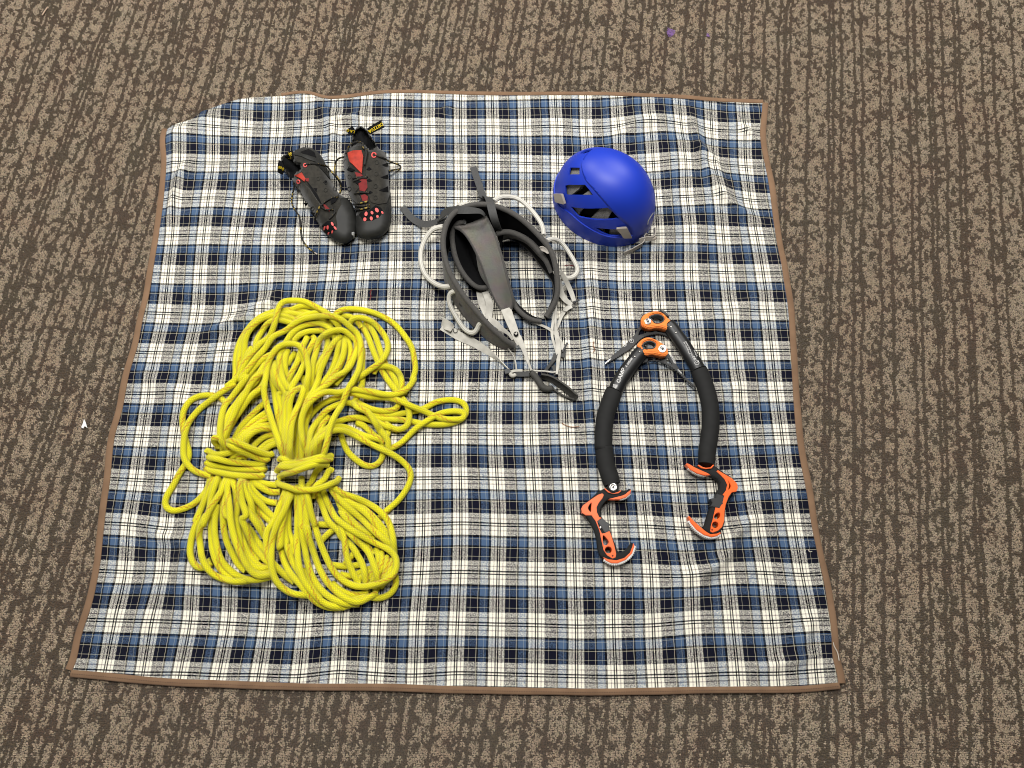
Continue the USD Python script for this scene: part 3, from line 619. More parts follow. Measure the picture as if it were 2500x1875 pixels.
def rope():
    step = .005
    floor = Z_CLOTH + R_ROPE
    placedP, placedZ, curves = np.empty((0, 2)), np.empty(0), []
    D = 2 * R_ROPE
    for kind, s in [(0, s) for s in STRANDS] + [(1, s) for s in WRAPS]:
        px = np.array(s, float).reshape(-1, 2)
        for it in range(3):
            if it == 0: q = spline(px, n=max(12, int(len(px) * 9)))
            w = at(q, np.full(len(q), floor) if it == 0 else np.interp(np.linspace(0, 1, len(q)), np.linspace(0, 1, len(z)), z))[:, :2]
            L = np.r_[0, np.cumsum(np.linalg.norm(np.diff(w, axis=0), axis=1))]
            m = max(6, int(L[-1] / step) + 1); ss = np.linspace(0, L[-1], m)
            xy = np.stack([np.interp(ss, L, w[:, k]) for k in (0, 1)], 1)
            z = np.full(m, floor)
            if len(placedP):
                near = cKDTree(placedP).query_ball_point(xy, D * .84)
                for a, nb in enumerate(near):
                    if nb:
                        d = np.linalg.norm(placedP[nb] - xy[a], axis=1)
                        z[a] = max(z[a], (placedZ[nb] + np.sqrt(np.maximum((D * .84) ** 2 - d ** 2, 0)) * .96).max())
            # a rope bends gently over what it crosses
            k = np.arange(-12, 13); pen = (np.abs(k) * step) ** 2 / (2 * .045)
            zp = np.pad(z, 12, mode='edge')
            z = np.max([zp[12 + j:12 + j + m] - pe for j, pe in zip(k, pen)], axis=0)
            z = gaussian_filter1d(z, 1.6, mode='nearest')
            cap = floor + .058
            z = np.where(z > cap - .015, cap - .015 * np.exp(-(z - cap + .015) / .015), z)
        tail = np.minimum(np.arange(m), np.arange(m)[::-1]) * step              # loose ends are tucked in below
        z = floor + (z - floor) * np.clip((tail + .004) / .022, 0, 1) ** .7
        placedP = np.vstack([placedP, xy]); placedZ = np.r_[placedZ, z]
        curves.append((kind, np.column_stack([xy, z])))
    N = {'uv': ('uvmap', {'attribute': 'st'}), 'm1': ('mapping', {'scale': (1.0, 1.0, 0)}), 'sep': ('separate_xyz', {}),
         # braided sheath: two families of helices
         'u1': ('math', {'math_type': 'multiply', 'value2': 170.0}), 'h1': ('math', {'math_type': 'multiply', 'value2': 8.0}),
         'a': ('math', {'math_type': 'add'}), 'b': ('math', {'math_type': 'subtract'}),
         'af': ('math', {'math_type': 'pingpong', 'value2': .5}), 'bf': ('math', {'math_type': 'pingpong', 'value2': .5}), 'mn': ('math', {'math_type': 'minimum'}), 'hh': ('map_range', {'from_min': 0.0, 'from_max': .22, 'to_min': 0.0, 'to_max': 1.0, 'clamp': True}),
         # red tracer yarns wind round the rope
         'u2': ('math', {'math_type': 'multiply', 'value2': 9.0}), 'tr': ('math', {'math_type': 'subtract'}), 'tf': ('math', {'math_type': 'fraction'}), 'tm': ('rgb_ramp', {'ramp': [(0, (1, 1, 1)), (.11, (1, 1, 1)), (.12, (0, 0, 0)), (1, (0, 0, 0))]}),
         'dk': ('math', {'math_type': 'pingpong', 'value2': .5}), 'ds': ('math', {'math_type': 'greater_than', 'value2': .30}), 'tmm': ('math', {'math_type': 'multiply'}),
         'tc': ('texture_coordinate', {}), 'n': ('noise_texture', {'scale': 14.0, 'detail': 5.0, 'roughness': .65}),
         'y': ('rgb_ramp', {'ramp': [(.28, (.50, .46, .030)), (.42, (.70, .65, .016)), (.72, (.84, .78, .010))]}),
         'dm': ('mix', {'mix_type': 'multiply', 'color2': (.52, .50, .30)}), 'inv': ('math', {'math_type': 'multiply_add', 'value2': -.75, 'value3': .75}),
         'mx': ('mix', {'mix_type': 'mix', 'color2': (.42, .055, .018)}), 'f2': ('math', {'math_type': 'multiply', 'value2': .8}),
         'bp': ('bump', {'strength': .8, 'distance': .0009}), 'p': ('principled_bsdf', {'roughness': .78, 'specular_ior_level': .2, 'sheen_weight': .15})}
    K = [('uv.UV', 'sep.vector'), ('sep.x', 'u1.value1'), ('sep.y', 'h1.value1'), ('u1.value', 'a.value1'), ('h1.value', 'a.value2'), ('u1.value', 'b.value1'), ('h1.value', 'b.value2'),
         ('a.value', 'af.value1'), ('b.value', 'bf.value1'), ('af.value', 'mn.value1'), ('bf.value', 'mn.value2'), ('mn.value', 'hh.value'),
         ('sep.x', 'u2.value1'), ('sep.y', 'tr.value1'), ('u2.value', 'tr.value2'), ('tr.value', 'tf.value1'), ('tf.value', 'tm.fac'), ('b.value', 'dk.value1'), ('dk.value', 'ds.value1'), ('tm.color', 'tmm.value1'), ('ds.value', 'tmm.value2'), ('tmm.value', 'f2.value1'),
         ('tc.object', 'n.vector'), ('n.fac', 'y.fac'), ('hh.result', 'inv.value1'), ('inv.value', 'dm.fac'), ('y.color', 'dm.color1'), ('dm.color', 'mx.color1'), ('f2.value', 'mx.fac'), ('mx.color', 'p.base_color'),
         ('hh.result', 'bp.height'), ('bp.normal', 'p.normal')]
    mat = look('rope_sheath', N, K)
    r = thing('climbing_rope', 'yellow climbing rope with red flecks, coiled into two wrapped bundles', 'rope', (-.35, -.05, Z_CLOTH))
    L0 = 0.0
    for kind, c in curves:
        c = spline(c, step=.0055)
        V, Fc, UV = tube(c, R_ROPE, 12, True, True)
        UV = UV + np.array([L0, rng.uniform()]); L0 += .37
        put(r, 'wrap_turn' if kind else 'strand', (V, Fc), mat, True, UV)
    return curves
ROPE = rope()
# ------------------------------------------------------------------ materials of the equipment
BLUE = plain('blue_shell_plastic', (.011, .040, .44), .47, noise=.03, scale=25, bump=.05, bscale=900, bdist=.0003, spec=.45)
FOAM = look('grey_bead_foam', {'tc': ('texture_coordinate', {}), 'v': ('voronoi_texture', {'scale': 420.0}), 'r': ('rgb_ramp', {'ramp': [(0, (.30, .285, .25)), (.5, (.20, .19, .165)), (1, (.10, .095, .08))]}), 'b': ('bump', {'strength': .4, 'distance': .0006, 'invert': True}), 'p': ('principled_bsdf', {'roughness': .8})},
            [('tc.object', 'v.vector'), ('v.distance', 'r.fac'), ('r.color', 'p.base_color'), ('v.distance', 'b.height'), ('b.normal', 'p.normal')])
BLACK = plain('black_fabric', (.006, .006, .0065), .9, noise=.3, scale=300, spec=.12)
TAUPE = plain('taupe_plastic', (.36, .315, .265), .5, noise=.05)
STRAPB = plain('beige_strap', (.36, .33, .285), .8, noise=.15, scale=300)
def pz(tile, pts):
    """Traced points with a height in millimetres above the blanket each."""
    p = np.asarray(pts, float); return at(tile(p[:, :2]), Z_CLOTH + p[:, 2] / 1000)

# ------------------------------------------------------------------ the blue helmet
def helmet():
    H = Tile(1320, 330, 5.184)
    ctr = np.array([.2029, .8758, Z_CLOTH]); rot = -.593; a, b, h, e = .1167, .0909, .153, .85
    R = np.array([[math.cos(rot), -math.sin(rot), 0], [math.sin(rot), math.cos(rot), 0], [0, 0, 1]])
    def dome(off, nt=128, npz=44, base=0.0):
        th = np.linspace(0, 2 * np.pi, nt, endpoint=False); ph = np.linspace(0, np.pi / 2, npz)
        c = np.cos(ph) ** e; c[-1] = 1e-4
        x = (a + off) * c[:, None] * np.cos(th); y = (b + off) * c[:, None] * np.sin(th); z = np.broadcast_to(((h + off) * np.sin(ph) ** e)[:, None], x.shape)
        V = np.stack([x, y, z], -1).reshape(-1, 3); n = len(V)
        V = np.vstack([V, [[0, 0, (h + off)], [0, 0, 0]]])
        f = grid_faces(npz, nt, True); j = np.arange(nt); k = (j + 1) % nt; t0 = (npz - 1) * nt
        f = np.vstack([f[:, ::-1] if False else f, np.stack([t0 + j, t0 + k, np.full(nt, n)], 1), np.stack([k, j, np.full(nt, n + 1)], 1)])
        return V, f
    def world(m): v, f = vf(m); return v @ R.T + ctr, f
    surf = world(dome(0))
    loc = lambda P: (P - ctr) @ R
    shell = man(dome(0)) - man(dome(-.0035)).translate((0, 0, -.0005))
    def prism(px, out=.02, inn=.030):
        P, Nn, ok = hits(H(px), surf); P, Nn = loc(P[ok]), Nn[ok] @ R
        n = Nn.mean(0); n /= np.linalg.norm(n)
        return hullm(np.vstack([P + n * out, P - n * inn]))
    vents = [[(488, 236), (560, 193), (662, 176), (610, 214), (545, 232)], [(352, 500), (372, 410), (496, 413), (492, 496)], [(310, 640), (350, 628), (562, 628), (615, 690), (662, 756), (318, 752)],
             [(382, 905), (545, 926), (700, 926), (852, 918), (925, 980), (992, 1052), (900, 1064), (800, 1066), (650, 1052), (480, 1030), (430, 980)], [(690, 1170), (780, 1180), (965, 1190), (1045, 1268), (960, 1278), (860, 1270), (760, 1222)]]
    cut = None
    for v in vents:
        p = prism(v); p = p if v in vents[:2] else p + p.mirror((0, 1, 0)); cut = p if cut is None else cut + p
    ridge = np.array([(-.0615, 0), (-.0600, -.011), (-.055, -.023), (-.047, -.033), (-.033, -.044), (-.008, -.053), (.025, -.0595), (.057, -.060), (.077, -.055), (.097, -.047), (.118, -.040), (.140, -.034)])
    ridge = spline(ridge, n=60); ring = np.vstack([ridge, (ridge * [1, -1])[::-1][:-1]])
    prismc = manifold3d.CrossSection([ring[::-1]], manifold3d.FillRule.EvenOdd) if False else None
    crown_ring = manifold3d.CrossSection([ring], manifold3d.FillRule.NonZero)
    shape = crown_ring.extrude(.4)
    crown = (man(dome(.0030)) - man(dome(-.0030))) ^ shape
    # lower band: everything below a line that rises and dips round the helmet
    bd = np.array([(-.081, -.065, .030), (-.066, -.072, .047), (-.051, -.077, .060), (-.036, -.081, .064), (-.014, -.086, .060), (.011, -.087, .055), (.038, -.083, .047), (.057, -.077, .040), (.079, -.065, .036), (.095, -.050, .036), (.111, -.028, .034)])
    th = np.arctan2(bd[:, 1] / b, bd[:, 0] / a); o = np.argsort(th)
    tt = np.linspace(0, 2 * np.pi, 180, endpoint=False); tt = np.where(tt > np.pi, tt - 2 * np.pi, tt)
    zl = np.interp(-np.abs(tt), th[o], bd[o, 2]); zl = gaussian_filter1d(zl, 1.5, mode='wrap')
    rings = [np.stack([.16 * np.cos(tt), .16 * np.sin(tt), np.full_like(tt, -.02)], 1), np.stack([.16 * np.cos(tt), .16 * np.sin(tt), zl], 1), np.stack([0 * tt, 0 * tt, zl * 0 + .05], 1)]
    G = np.stack(rings, 1)
    nt = len(tt); Vb = np.vstack([G[:, 0], G[:, 1], [[0, 0, -.02], [0, 0, zl.mean()]]]); j = np.arange(nt); k = (j + 1) % nt
    Fb = np.vstack([np.stack([j, k, k + nt], 1), np.stack([j, k + nt, j + nt], 1), np.stack([k, j, np.full(nt, 2 * nt)], 1), np.stack([j + nt, k + nt, np.full(nt, 2 * nt + 1)], 1)])
    lower = man((Vb, Fb))
    band = (man(dome(.0024)) - man(dome(-.0028))) ^ lower
    hole = cut.translate((0, 0, 0))
    root = thing('climbing_helmet', 'glossy blue climbing helmet with side vents and taupe clips, near the upper right corner', 'helmet', ctr)
    put(root, 'shell', world(shell - cut - shape.translate((0, 0, -.1)) if False else shell - cut), BLUE, 30)
    put(root, 'crown_panel', world(crown - cut), BLUE, 30)
    put(root, 'lower_band', world(band - cut), BLUE, 30)
    inner = world(dome(-.012))
    put(root, 'inner_cap', world(man(dome(-.026)) - man(dome(-.030)).translate((0, 0, -.001))), BLACK, 40)
    ribs = [[(290, 600), (560, 600), (500, 680), (395, 760), (290, 770)], [(500, 780), (625, 695), (690, 780), (690, 800)], [(370, 880), (590, 890), (520, 950), (470, 1060), (380, 960)], [(600, 1085), (755, 935), (800, 900), (900, 900), (905, 950), (825, 1090)],
            [(680, 1150), (800, 1150), (790, 1210), (830, 1300), (740, 1260)], [(900, 1170), (1000, 1170), (1060, 1290), (890, 1290), (870, 1230)], [(330, 390), (520, 390), (510, 520), (330, 520)]]
    for r in ribs: put(root, 'foam_pad', drape(H(r), inner, -.006, .010, 4.0), FOAM, 40)
    outer = world(dome(.0022))
    for c in ([(190, 738), (280, 738), (292, 746), (326, 858), (318, 866), (222, 842), (210, 832)], [(958, 1166), (966, 1160), (1080, 1153), (1090, 1160), (1145, 1268), (1138, 1278), (1050, 1280), (1036, 1270), (1015, 1232)]):
        put(root, 'headlamp_clip', drape(H(c), outer, .0015, .0045, 3.0), TAUPE, 40)
    logo = drape(sg.LineString(H([(1352, 1125), (1358, 1085), (1392, 1025), (1420, 985)])).buffer(.9), outer, .0004, .0006, 1.5)
    put(root, 'logo', logo, plain('white_print', (.6, .6, .58), .5), 40)
    side = np.array([0, 0, 1.0])
    put(root, 'chin_strap', ribbon(spline(pz(H, [(1360, 1250, 20), (1310, 1300, 14), (1296, 1362, 12), (1230, 1415, 9), (1150, 1460, 7), (1058, 1502, 5)]), step=.004), .012, np.array([.25, .35, 1.0]), .0018), STRAPB, 40)
    put(root, 'adjuster', ribbon(spline(pz(H, [(1250, 1335, 16), (1310, 1318, 17), (1380, 1308, 17), (1430, 1300, 17), (1444, 1240, 18), (1440, 1175, 20)]), step=.004), .011, np.array([.1, .5, .9]), .0022), STRAPB, 40)
    bk = pz(H, [(1422, 1300, 14)])[0]
    m = trimesh.creation.icosphere(2, 1.0); m.apply_scale([.008, .006, .005]); m.apply_translation(bk); put(root, 'strap_buckle', m, TAUPE, 60)
helmet()
# ------------------------------------------------------------------ the two climbing shoes
SUEDE = plain('worn_dark_suede', (.019, .0175, .0135), .9, noise=.45, scale=110, bump=.4, bscale=700, bdist=.0005, sheen=.15, spec=.25)
SUEDE2 = plain('worn_grey_suede', (.026, .0235, .018), .9, noise=.45, scale=130, bump=.4, bscale=700, bdist=.0005, sheen=.2, spec=.25)
RUBBER = plain('scuffed_black_rubber', (.019, .019, .017), .62, noise=.25, scale=45, bump=.15, bscale=300, spec=.35)
RED = plain('red_tongue_cloth', (.36, .028, .012), .8, noise=.3, scale=90)
DARKRED = plain('dark_red_cloth', (.16, .008, .008), .85, noise=.3, scale=90)
PINK = plain('coral_rubber', (.62, .085, .075), .6, noise=.08)
YELLOW = plain('yellow_print', (.72, .52, .012), .6, noise=.1)
LACE = look('flecked_lace', {'uv': ('uvmap', {'attribute': 'st'}), 'm': ('mapping', {'scale': (170.0, 2.0, 1.0)}), 'v': ('voronoi_texture', {'scale': 1.0}), 'r': ('rgb_ramp', {'interpolate': False, 'ramp': [(0, (.012, .011, .009)), (.80, (.012, .011, .009)), (.81, (.28, .20, .035)), (1, (.32, .26, .16))]}),
       'sx': ('separate_xyz', {}), 'p': ('principled_bsdf', {'roughness': .8})}, [('uv.UV', 'm.vector'), ('m.vector', 'v.vector'), ('v.color', 'sx.vector'), ('sx.x', 'r.fac'), ('r.color', 'p.base_color')])
def inflate(ring, height, width, hole=None, depth=.04, step=4.0, rim=.012, hole_soft=3.0):
    """A closed soft body: the outline's interior raised by height(px) with round shoulders of the given width (px); hole = sunken mouth."""
    p, f = fill_poly(ring, step)
    ex = sg.Polygon(ring).buffer(0).exterior
    d = shapely.distance(shapely.points(p), ex)
    s = np.clip(d / width, 0, 1); k = np.sqrt(1 - (1 - s) ** 2)
    z = rim + (height(p) - rim) * k
    inside = np.zeros(len(p), bool)
    if hole is not None:
        hp = sg.Polygon(hole).buffer(0); sd = shapely.distance(shapely.points(p), hp.exterior); inside = shapely.contains_xy(hp, p[:, 0], p[:, 1])
        z = np.where(inside, np.maximum(z - depth * np.clip(sd / hole_soft, 0, 1), .008), z + .003 * np.exp(-(sd / 3.0) ** 2))
    P = at(p, Z_CLOTH + z)
    ed = np.vstack([f[:, [0, 1]], f[:, [1, 2]], f[:, [2, 0]]]); key = {tuple(e) for e in ed}
    bd = np.array([e for e in ed if (e[1], e[0]) not in key])
    n = len(P); c = P[:, :2].mean(0)
    low = P.copy(); v = low[:, :2] - c; low[:, :2] -= v / (np.linalg.norm(v, axis=1, keepdims=True) + 1e-9) * .006; low[:, 2] = Z_CLOTH + .0002
    side = np.vstack([np.stack([bd[:, 1], bd[:, 0], bd[:, 0] + n], 1), np.stack([bd[:, 1], bd[:, 0] + n, bd[:, 1] + n], 1)])
    top_in = inside[f].all(1)
    def sub(F):
        u, inv = np.unique(F, return_inverse=True); return np.vstack([P, low])[u], inv.reshape(F.shape)
    whole = (np.vstack([P, low]), np.vstack([f, f[:, ::-1] + n, side]))
    return whole, sub(np.vstack([f[~top_in], f[:, ::-1] + n, side])), (sub(f[top_in]) if top_in.any() else None)
def glyphs(text, p0, p1, height, mesh, lift=.0006, thick=.0005, bold=True):
    """Lettering on a surface; its baseline runs from pixel p0 to pixel p1."""
    m = meshkit.text_mesh(text, 1.0, .1, bold); v = np.array(m.vertices)
    p0, p1 = np.asarray(p0, float), np.asarray(p1, float); L = np.linalg.norm(p1 - p0); u = (p1 - p0) / L; w = np.array([u[1], -u[0]])
    sx = L / v[:, 0].max()
    px = p0 + v[:, :1] * sx * u + v[:, 1:2] * height * w
    P, Nn, ok = hits(px, mesh); k = np.where(ok)[0]; src = k[cKDTree(px[ok]).query(px)[1]]
    N1 = Nn[src].mean(0); N1 /= np.linalg.norm(N1)
    depth = (P[src] - EYE) @ _fw; d = rays(px); P = EYE + d * (depth / (d @ _fw))[:, None]
    return P + N1 * (lift + np.where(v[:, 2:3] > .05, thick, -.0004)), np.array(m.faces)
def lace(root, name, pts, r=.0019, lift_end=0):
    c = spline(pts, step=.004); V, Fc, UV = tube(c, r, 8, True, True); put(root, name, (V, Fc), LACE, True, UV)
S = Tile(640, 270, 4.1475)
def dots(root, spots, mesh):
    for x, y, w, h, t in spots:
        k = np.linspace(0, 2 * np.pi, 14, endpoint=False); c, s = math.cos(t), math.sin(t)
        put(root, 'rubber_dot', drape(S(np.stack([x + w * np.cos(k) * c - h * np.sin(k) * s, y + w * np.cos(k) * s + h * np.sin(k) * c], 1)), mesh, .0022, .0014, 2.0), PINK, 40)
def eyelet(root, x, y, r, mat, mesh, tr=.0011, lift=.002):
    k = np.linspace(0, 2 * np.pi, 16, endpoint=False)
    P, Nn, ok = hits(S(np.stack([x + r * np.cos(k), y + r * 1.15 * np.sin(k)], 1)), mesh)
    P, Nn = P[ok], Nn[ok]
    put(root, 'eyelet', tube(P + Nn.mean(0) * lift, tr, 7, closed=True), mat, True)
def shoe_left():
    ring = S([(850, 1342), (790, 1335), (735, 1308), (640, 1243), (590, 1185), (550, 1115), (505, 1015), (440, 912), (380, 805), (322, 735), (298, 685), (265, 645), (228, 610), (195, 570), (185, 520), (190, 475), (225, 445), (300, 425), (340, 405), (420, 374), (500, 384), (570, 428), (620, 498), (655, 590), (690, 695), (730, 780), (790, 850), (860, 890), (905, 950), (945, 1050), (957, 1150), (942, 1250), (905, 1310)])
    a, b = S([(870, 1300)])[0], S([(330, 520)])[0]; ax = (b - a) / np.linalg.norm(b - a); Ln = np.linalg.norm(b - a)
    hf = lambda p: np.interp((p - a) @ ax / Ln, [-.05, .1, .3, .55, .8, 1.05], [.036, .040, .050, .064, .072, .070])
    mouth = S([(190, 500), (205, 460), (250, 448), (310, 470), (325, 520), (388, 548), (405, 585), (372, 625), (335, 640), (330, 690), (300, 690), (262, 640), (205, 575)])
    whole, body, lining = inflate(ring, hf, 26, mouth, .045)
    o = at(S([(560, 900)]), Z_CLOTH)[0]
    r = thing('climbing_shoe', 'left of the two dark climbing shoes, tipped over with a long loose lace', 'shoe', o)
    put(r, 'upper', body, SUEDE, True)
    put(r, 'lining', lining, BLACK, True)
    D = lambda name, pts, mat, lift=.0006, th=.0014: put(r, name, drape(S(pts), whole, lift, th, 3.0), mat, 50)
    D('toe_cap', [(792, 895), (850, 890), (903, 952), (941, 1050), (952, 1150), (938, 1245), (900, 1305), (848, 1335), (790, 1328), (738, 1303), (650, 1240), (700, 1245), (748, 1212), (762, 1165), (748, 1075), (770, 1010), (800, 960)], RUBBER, .0008, .0018)
    D('heel_rand', [(335, 412), (420, 380), (498, 390), (566, 434), (615, 503), (650, 595), (685, 700), (640, 650), (590, 590), (540, 525), (470, 500), (400, 470), (330, 455)], RUBBER, .0008, .0016)
    D('heel_cutout', [(390, 430), (470, 400), (525, 430), (545, 485), (480, 465), (410, 445)], BLACK, .0022, .0006)
    D('outer_flap', [(395, 560), (430, 520), (520, 545), (600, 610), (690, 720), (770, 850), (735, 900), (670, 900), (610, 960), (560, 850), (500, 770), (440, 700), (405, 620)], SUEDE2)
    D('inner_flap', [(325, 760), (380, 740), (420, 730), (480, 790), (540, 880), (600, 970), (560, 1080), (520, 1020), (440, 900), (370, 800)], SUEDE2)
    D('tongue', [(333, 652), (405, 632), (442, 695), (432, 722), (395, 690)], RED, .001, .0018)
    D('tongue_trim', [(440, 690), (476, 688), (472, 722), (446, 718)], DARKRED, .001, .0014)
    D('tongue_trim', [(618, 950), (640, 955), (692, 1005), (682, 1024), (640, 1000)], DARKRED, .001, .0014)
    D('lace_gap', [(455, 725), (480, 735), (560, 850), (620, 940), (605, 955), (540, 870)], BLACK, .0012, .0006)
    D('toe_mesh', [(610, 1165), (660, 1120), (705, 1120), (745, 1170), (755, 1210), (710, 1240), (672, 1248), (640, 1228)], BLACK, .0010, .0010)
    for c in ([(430, 930), (470, 930), (455, 965)], [(500, 1030), (545, 1030), (530, 1065)], [(520, 790), (560, 790), (550, 830)], [(610, 730), (650, 715), (640, 760)], [(690, 900), (770, 880), (740, 930), (700, 950)]): D('side_cutout', c, BLACK, .0022, .0006)
    dots(r, [(641, 1186, 7, 20, .1), (671, 1181, 9, 20, -.1), (712, 1152, 11, 22, -.5), (742, 1192, 9, 22, -.7), (680, 1237, 8, 12, .3), (716, 1224, 8, 14, .1)], whole)
    eyelet(r, 438, 562, 15, PINK, whole, .0014, .003); eyelet(r, 378, 718, 15, PINK, whole, .0014, .003)
    for x, y in ((568, 695), (635, 730), (640, 810), (725, 800), (520, 985)): eyelet(r, x, y, 16, SUEDE, whole, .0009, .0022)
    lace(r, 'lace', over(S([(440, 562), (480, 548), (540, 548), (600, 560), (650, 582)]), whole, .004).tolist() + pz(S, [(715, 635, 42), (768, 700, 22), (796, 752, 6), (798, 800, 4), (775, 850, 4)]).tolist())
    lace(r, 'lace', pz(S, [(318, 722, 45), (322, 790, 22), (306, 850, 6), (300, 920, 3), (328, 1000, 3), (370, 1060, 3), (388, 1150, 3), (394, 1250, 3), (420, 1330, 3), (480, 1400, 3), (530, 1437, 3)]))
    put(r, 'lace_tip', tube(spline(pz(S, [(530, 1437, 3), (560, 1457, 3)]), n=4), .0016, 7), TAUPE, True)
    for c in ([(600, 965), (640, 925), (700, 892), (765, 880)], [(548, 1105), (560, 1050), (595, 965)], [(680, 1100), (720, 1060), (740, 1020), (700, 1000)], [(600, 980), (660, 1010), (720, 990)]): lace(r, 'lace', over(S(spline(c, n=14)), whole, .003))
    # heel loops of black tape
    t1 = between(pz(S, [(318, 470, 66), (300, 435, 76), (255, 425, 80), (215, 445, 74)]), pz(S, [(325, 425, 62), (300, 405, 70), (250, 408, 74), (190, 470, 66)]), 14, 4, 0, .0016)
    tp = put(r, 'pull_tab', join(drape(S([(252, 432), (318, 418), (328, 490), (280, 505), (262, 470)]), whole, .002, .0016)), BLACK, 40)
    put(tp, 'lettering', glyphs('SPO', S([(288, 428)])[0], S([(284, 500)])[0], 26 / 4.15, whole, .0042, bold=False), YELLOW, False)
    quad = pz(S, [(158, 575, 52), (172, 520, 60), (205, 555, 60), (232, 600, 52), (205, 648, 40), (165, 625, 44)])
    t2 = between(pz(S, [(172, 500, 62), (160, 560, 56), (158, 620, 44)]), pz(S, [(200, 520, 60), (225, 590, 52), (210, 645, 40)]), 12, 4, .002, .002)
    tp = put(r, 'pull_tab', t2, BLACK, 40)
    put(tp, 'lettering', glyphs('SPO', S([(160, 578)])[0], S([(216, 606)])[0], 24 / 4.15, t2, .0008, bold=False), YELLOW, False)
    put(r, 'white_mark', drape(sg.LineString(S([(917, 1285), (918, 1255), (903, 1255), (903, 1235), (916, 1232), (918, 1262)])).buffer(.7), whole, .0032, .0004, 1.5), plain('white_ink', (.6, .6, .58)), 40)
def shoe_right():
    ring = S([(1072, 1306), (1000, 1290), (962, 1262), (950, 1200), (950, 1100), (940, 985), (905, 900), (880, 850), (855, 745), (838, 600), (822, 505), (828, 420), (880, 392), (905, 335), (908, 262), (928, 205), (958, 168), (1000, 156), (1052, 182), (1092, 242), (1150, 332), (1182, 385), (1242, 420), (1260, 500), (1275, 620), (1282, 720), (1287, 800), (1300, 900), (1304, 1000), (1302, 1130), (1282, 1200), (1222, 1262), (1150, 1292)])
    a, b = S([(1100, 1280)])[0], S([(1010, 200)])[0]; ax = (b - a) / np.linalg.norm(b - a); Ln = np.linalg.norm(b - a)
    hf = lambda p: np.interp((p - a) @ ax / Ln, [-.05, .1, .3, .55, .8, 1.05], [.036, .041, .052, .066, .074, .080])
    mouth = S([(912, 300), (918, 250), (936, 205), (965, 178), (1000, 168), (1042, 190), (1080, 240), (1130, 320), (1165, 372), (1130, 400), (1090, 418), (1060, 380), (1030, 352), (985, 340), (935, 350), (905, 372)])
    whole, body, lining = inflate(ring, hf, 26, mouth, .05)
    o = at(S([(1080, 750)]), Z_CLOTH)[0]
    r = thing('climbing_shoe', 'right of the two dark climbing shoes, standing upright with a bright red tongue showing', 'shoe', o)
    put(r, 'upper', body, SUEDE, True); put(r, 'lining', lining, BLACK, True)
    D = lambda name, pts, mat, lift=.0006, th=.0014: put(r, name, drape(S(pts), whole, lift, th, 3.0), mat, 50)
    D('toe_cap', [(985, 1058), (998, 1095), (1050, 1122), (1120, 1118), (1190, 1080), (1240, 1010), (1272, 930), (1290, 830), (1298, 1000), (1296, 1125), (1276, 1194), (1218, 1256), (1150, 1286), (1072, 1299), (1004, 1284), (970, 1258), (957, 1200), (956, 1100), (965, 1065)], RUBBER, .0008, .0018)
    D('toe_mesh', [(985, 1055), (1003, 1028), (1090, 1008), (1150, 958), (1205, 985), (1225, 1030), (1185, 1078), (1105, 1115), (1030, 1110)], BLACK, .0006, .0008)
    D('inner_flap', [(826, 505), (872, 500), (888, 560), (868, 600), (905, 625), (948, 640), (925, 700), (960, 750), (985, 780), (945, 830), (985, 860), (1000, 905), (985, 960), (925, 900), (886, 840), (860, 745), (842, 600)], SUEDE2)
    D('outer_flap', [(1085, 432), (1180, 428), (1244, 424), (1256, 500), (1268, 620), (1278, 740), (1285, 850), (1255, 935), (1180, 950), (1105, 930), (1072, 850), (1066, 760), (1050, 640), (1055, 560), (1075, 500)], SUEDE2)
    D('tongue', [(874, 442), (935, 414), (1008, 408), (1026, 470), (1018, 560), (1012, 645), (960, 592), (900, 525)], RED, .0016, .0024)
    D('tongue_lining', [(940, 625), (1000, 640), (1022, 662), (960, 684)], DARKRED, .0008, .0012)
    D('tongue_lining', [(948, 692), (1060, 688), (1068, 780), (1042, 822), (990, 812), (978, 745)], DARKRED, .0008, .0016)
    D('tongue_lining', [(1000, 862), (1040, 848), (1072, 870), (1068, 918), (1020, 918)], DARKRED, .0008, .0012)
    for c in ([(868, 600), (900, 578), (948, 606), (905, 622)], [(918, 712), (960, 690), (1008, 722), (968, 748)], [(940, 835), (1012, 828), (985, 852)], [(1058, 602), (1085, 575), (1112, 600), (1085, 612)], [(1058, 712), (1085, 690), (1118, 715), (1085, 728)], [(1068, 838), (1095, 815), (1122, 832), (1095, 850)],
              [(1203, 552), (1264, 528), (1266, 568), (1230, 566)], [(1193, 678), (1262, 648), (1264, 692), (1225, 690)], [(1180, 812), (1262, 768), (1268, 828), (1220, 826)]): D('side_cutout', c, BLACK, .0022, .0006)
    dots(r, [(1056, 1050, 14, 23, .1), (1115, 1038, 13, 18, -.4), (1164, 1012, 17, 25, -.6), (1214, 1036, 9, 16, -.4), (1045, 1105, 14, 20, .1), (1108, 1096, 15, 20, -.2), (1170, 1076, 13, 15, -.3)], whole)
    eyelet(r, 1131, 460, 21, PINK, whole, .0017, .003)
    for x, y in ((1160, 530), (1157, 645), (1150, 770), (1150, 885), (895, 670), (895, 790)): eyelet(r, x, y, 18, SUEDE, whole, .0010, .0022)
    lace(r, 'lace', over(S([(1138, 464), (1180, 478), (1225, 492)]), whole, .004).tolist() + pz(S, [(1275, 508, 42), (1340, 534, 16), (1402, 566, 4), (1396, 586, 4), (1340, 600, 12), (1285, 612, 25)]).tolist())
    lace(r, 'lace', pz(S, [(830, 470, 58), (785, 482, 40), (745, 525, 14), (735, 580, 4), (748, 650, 3), (785, 710, 3), (800, 770, 3)]))
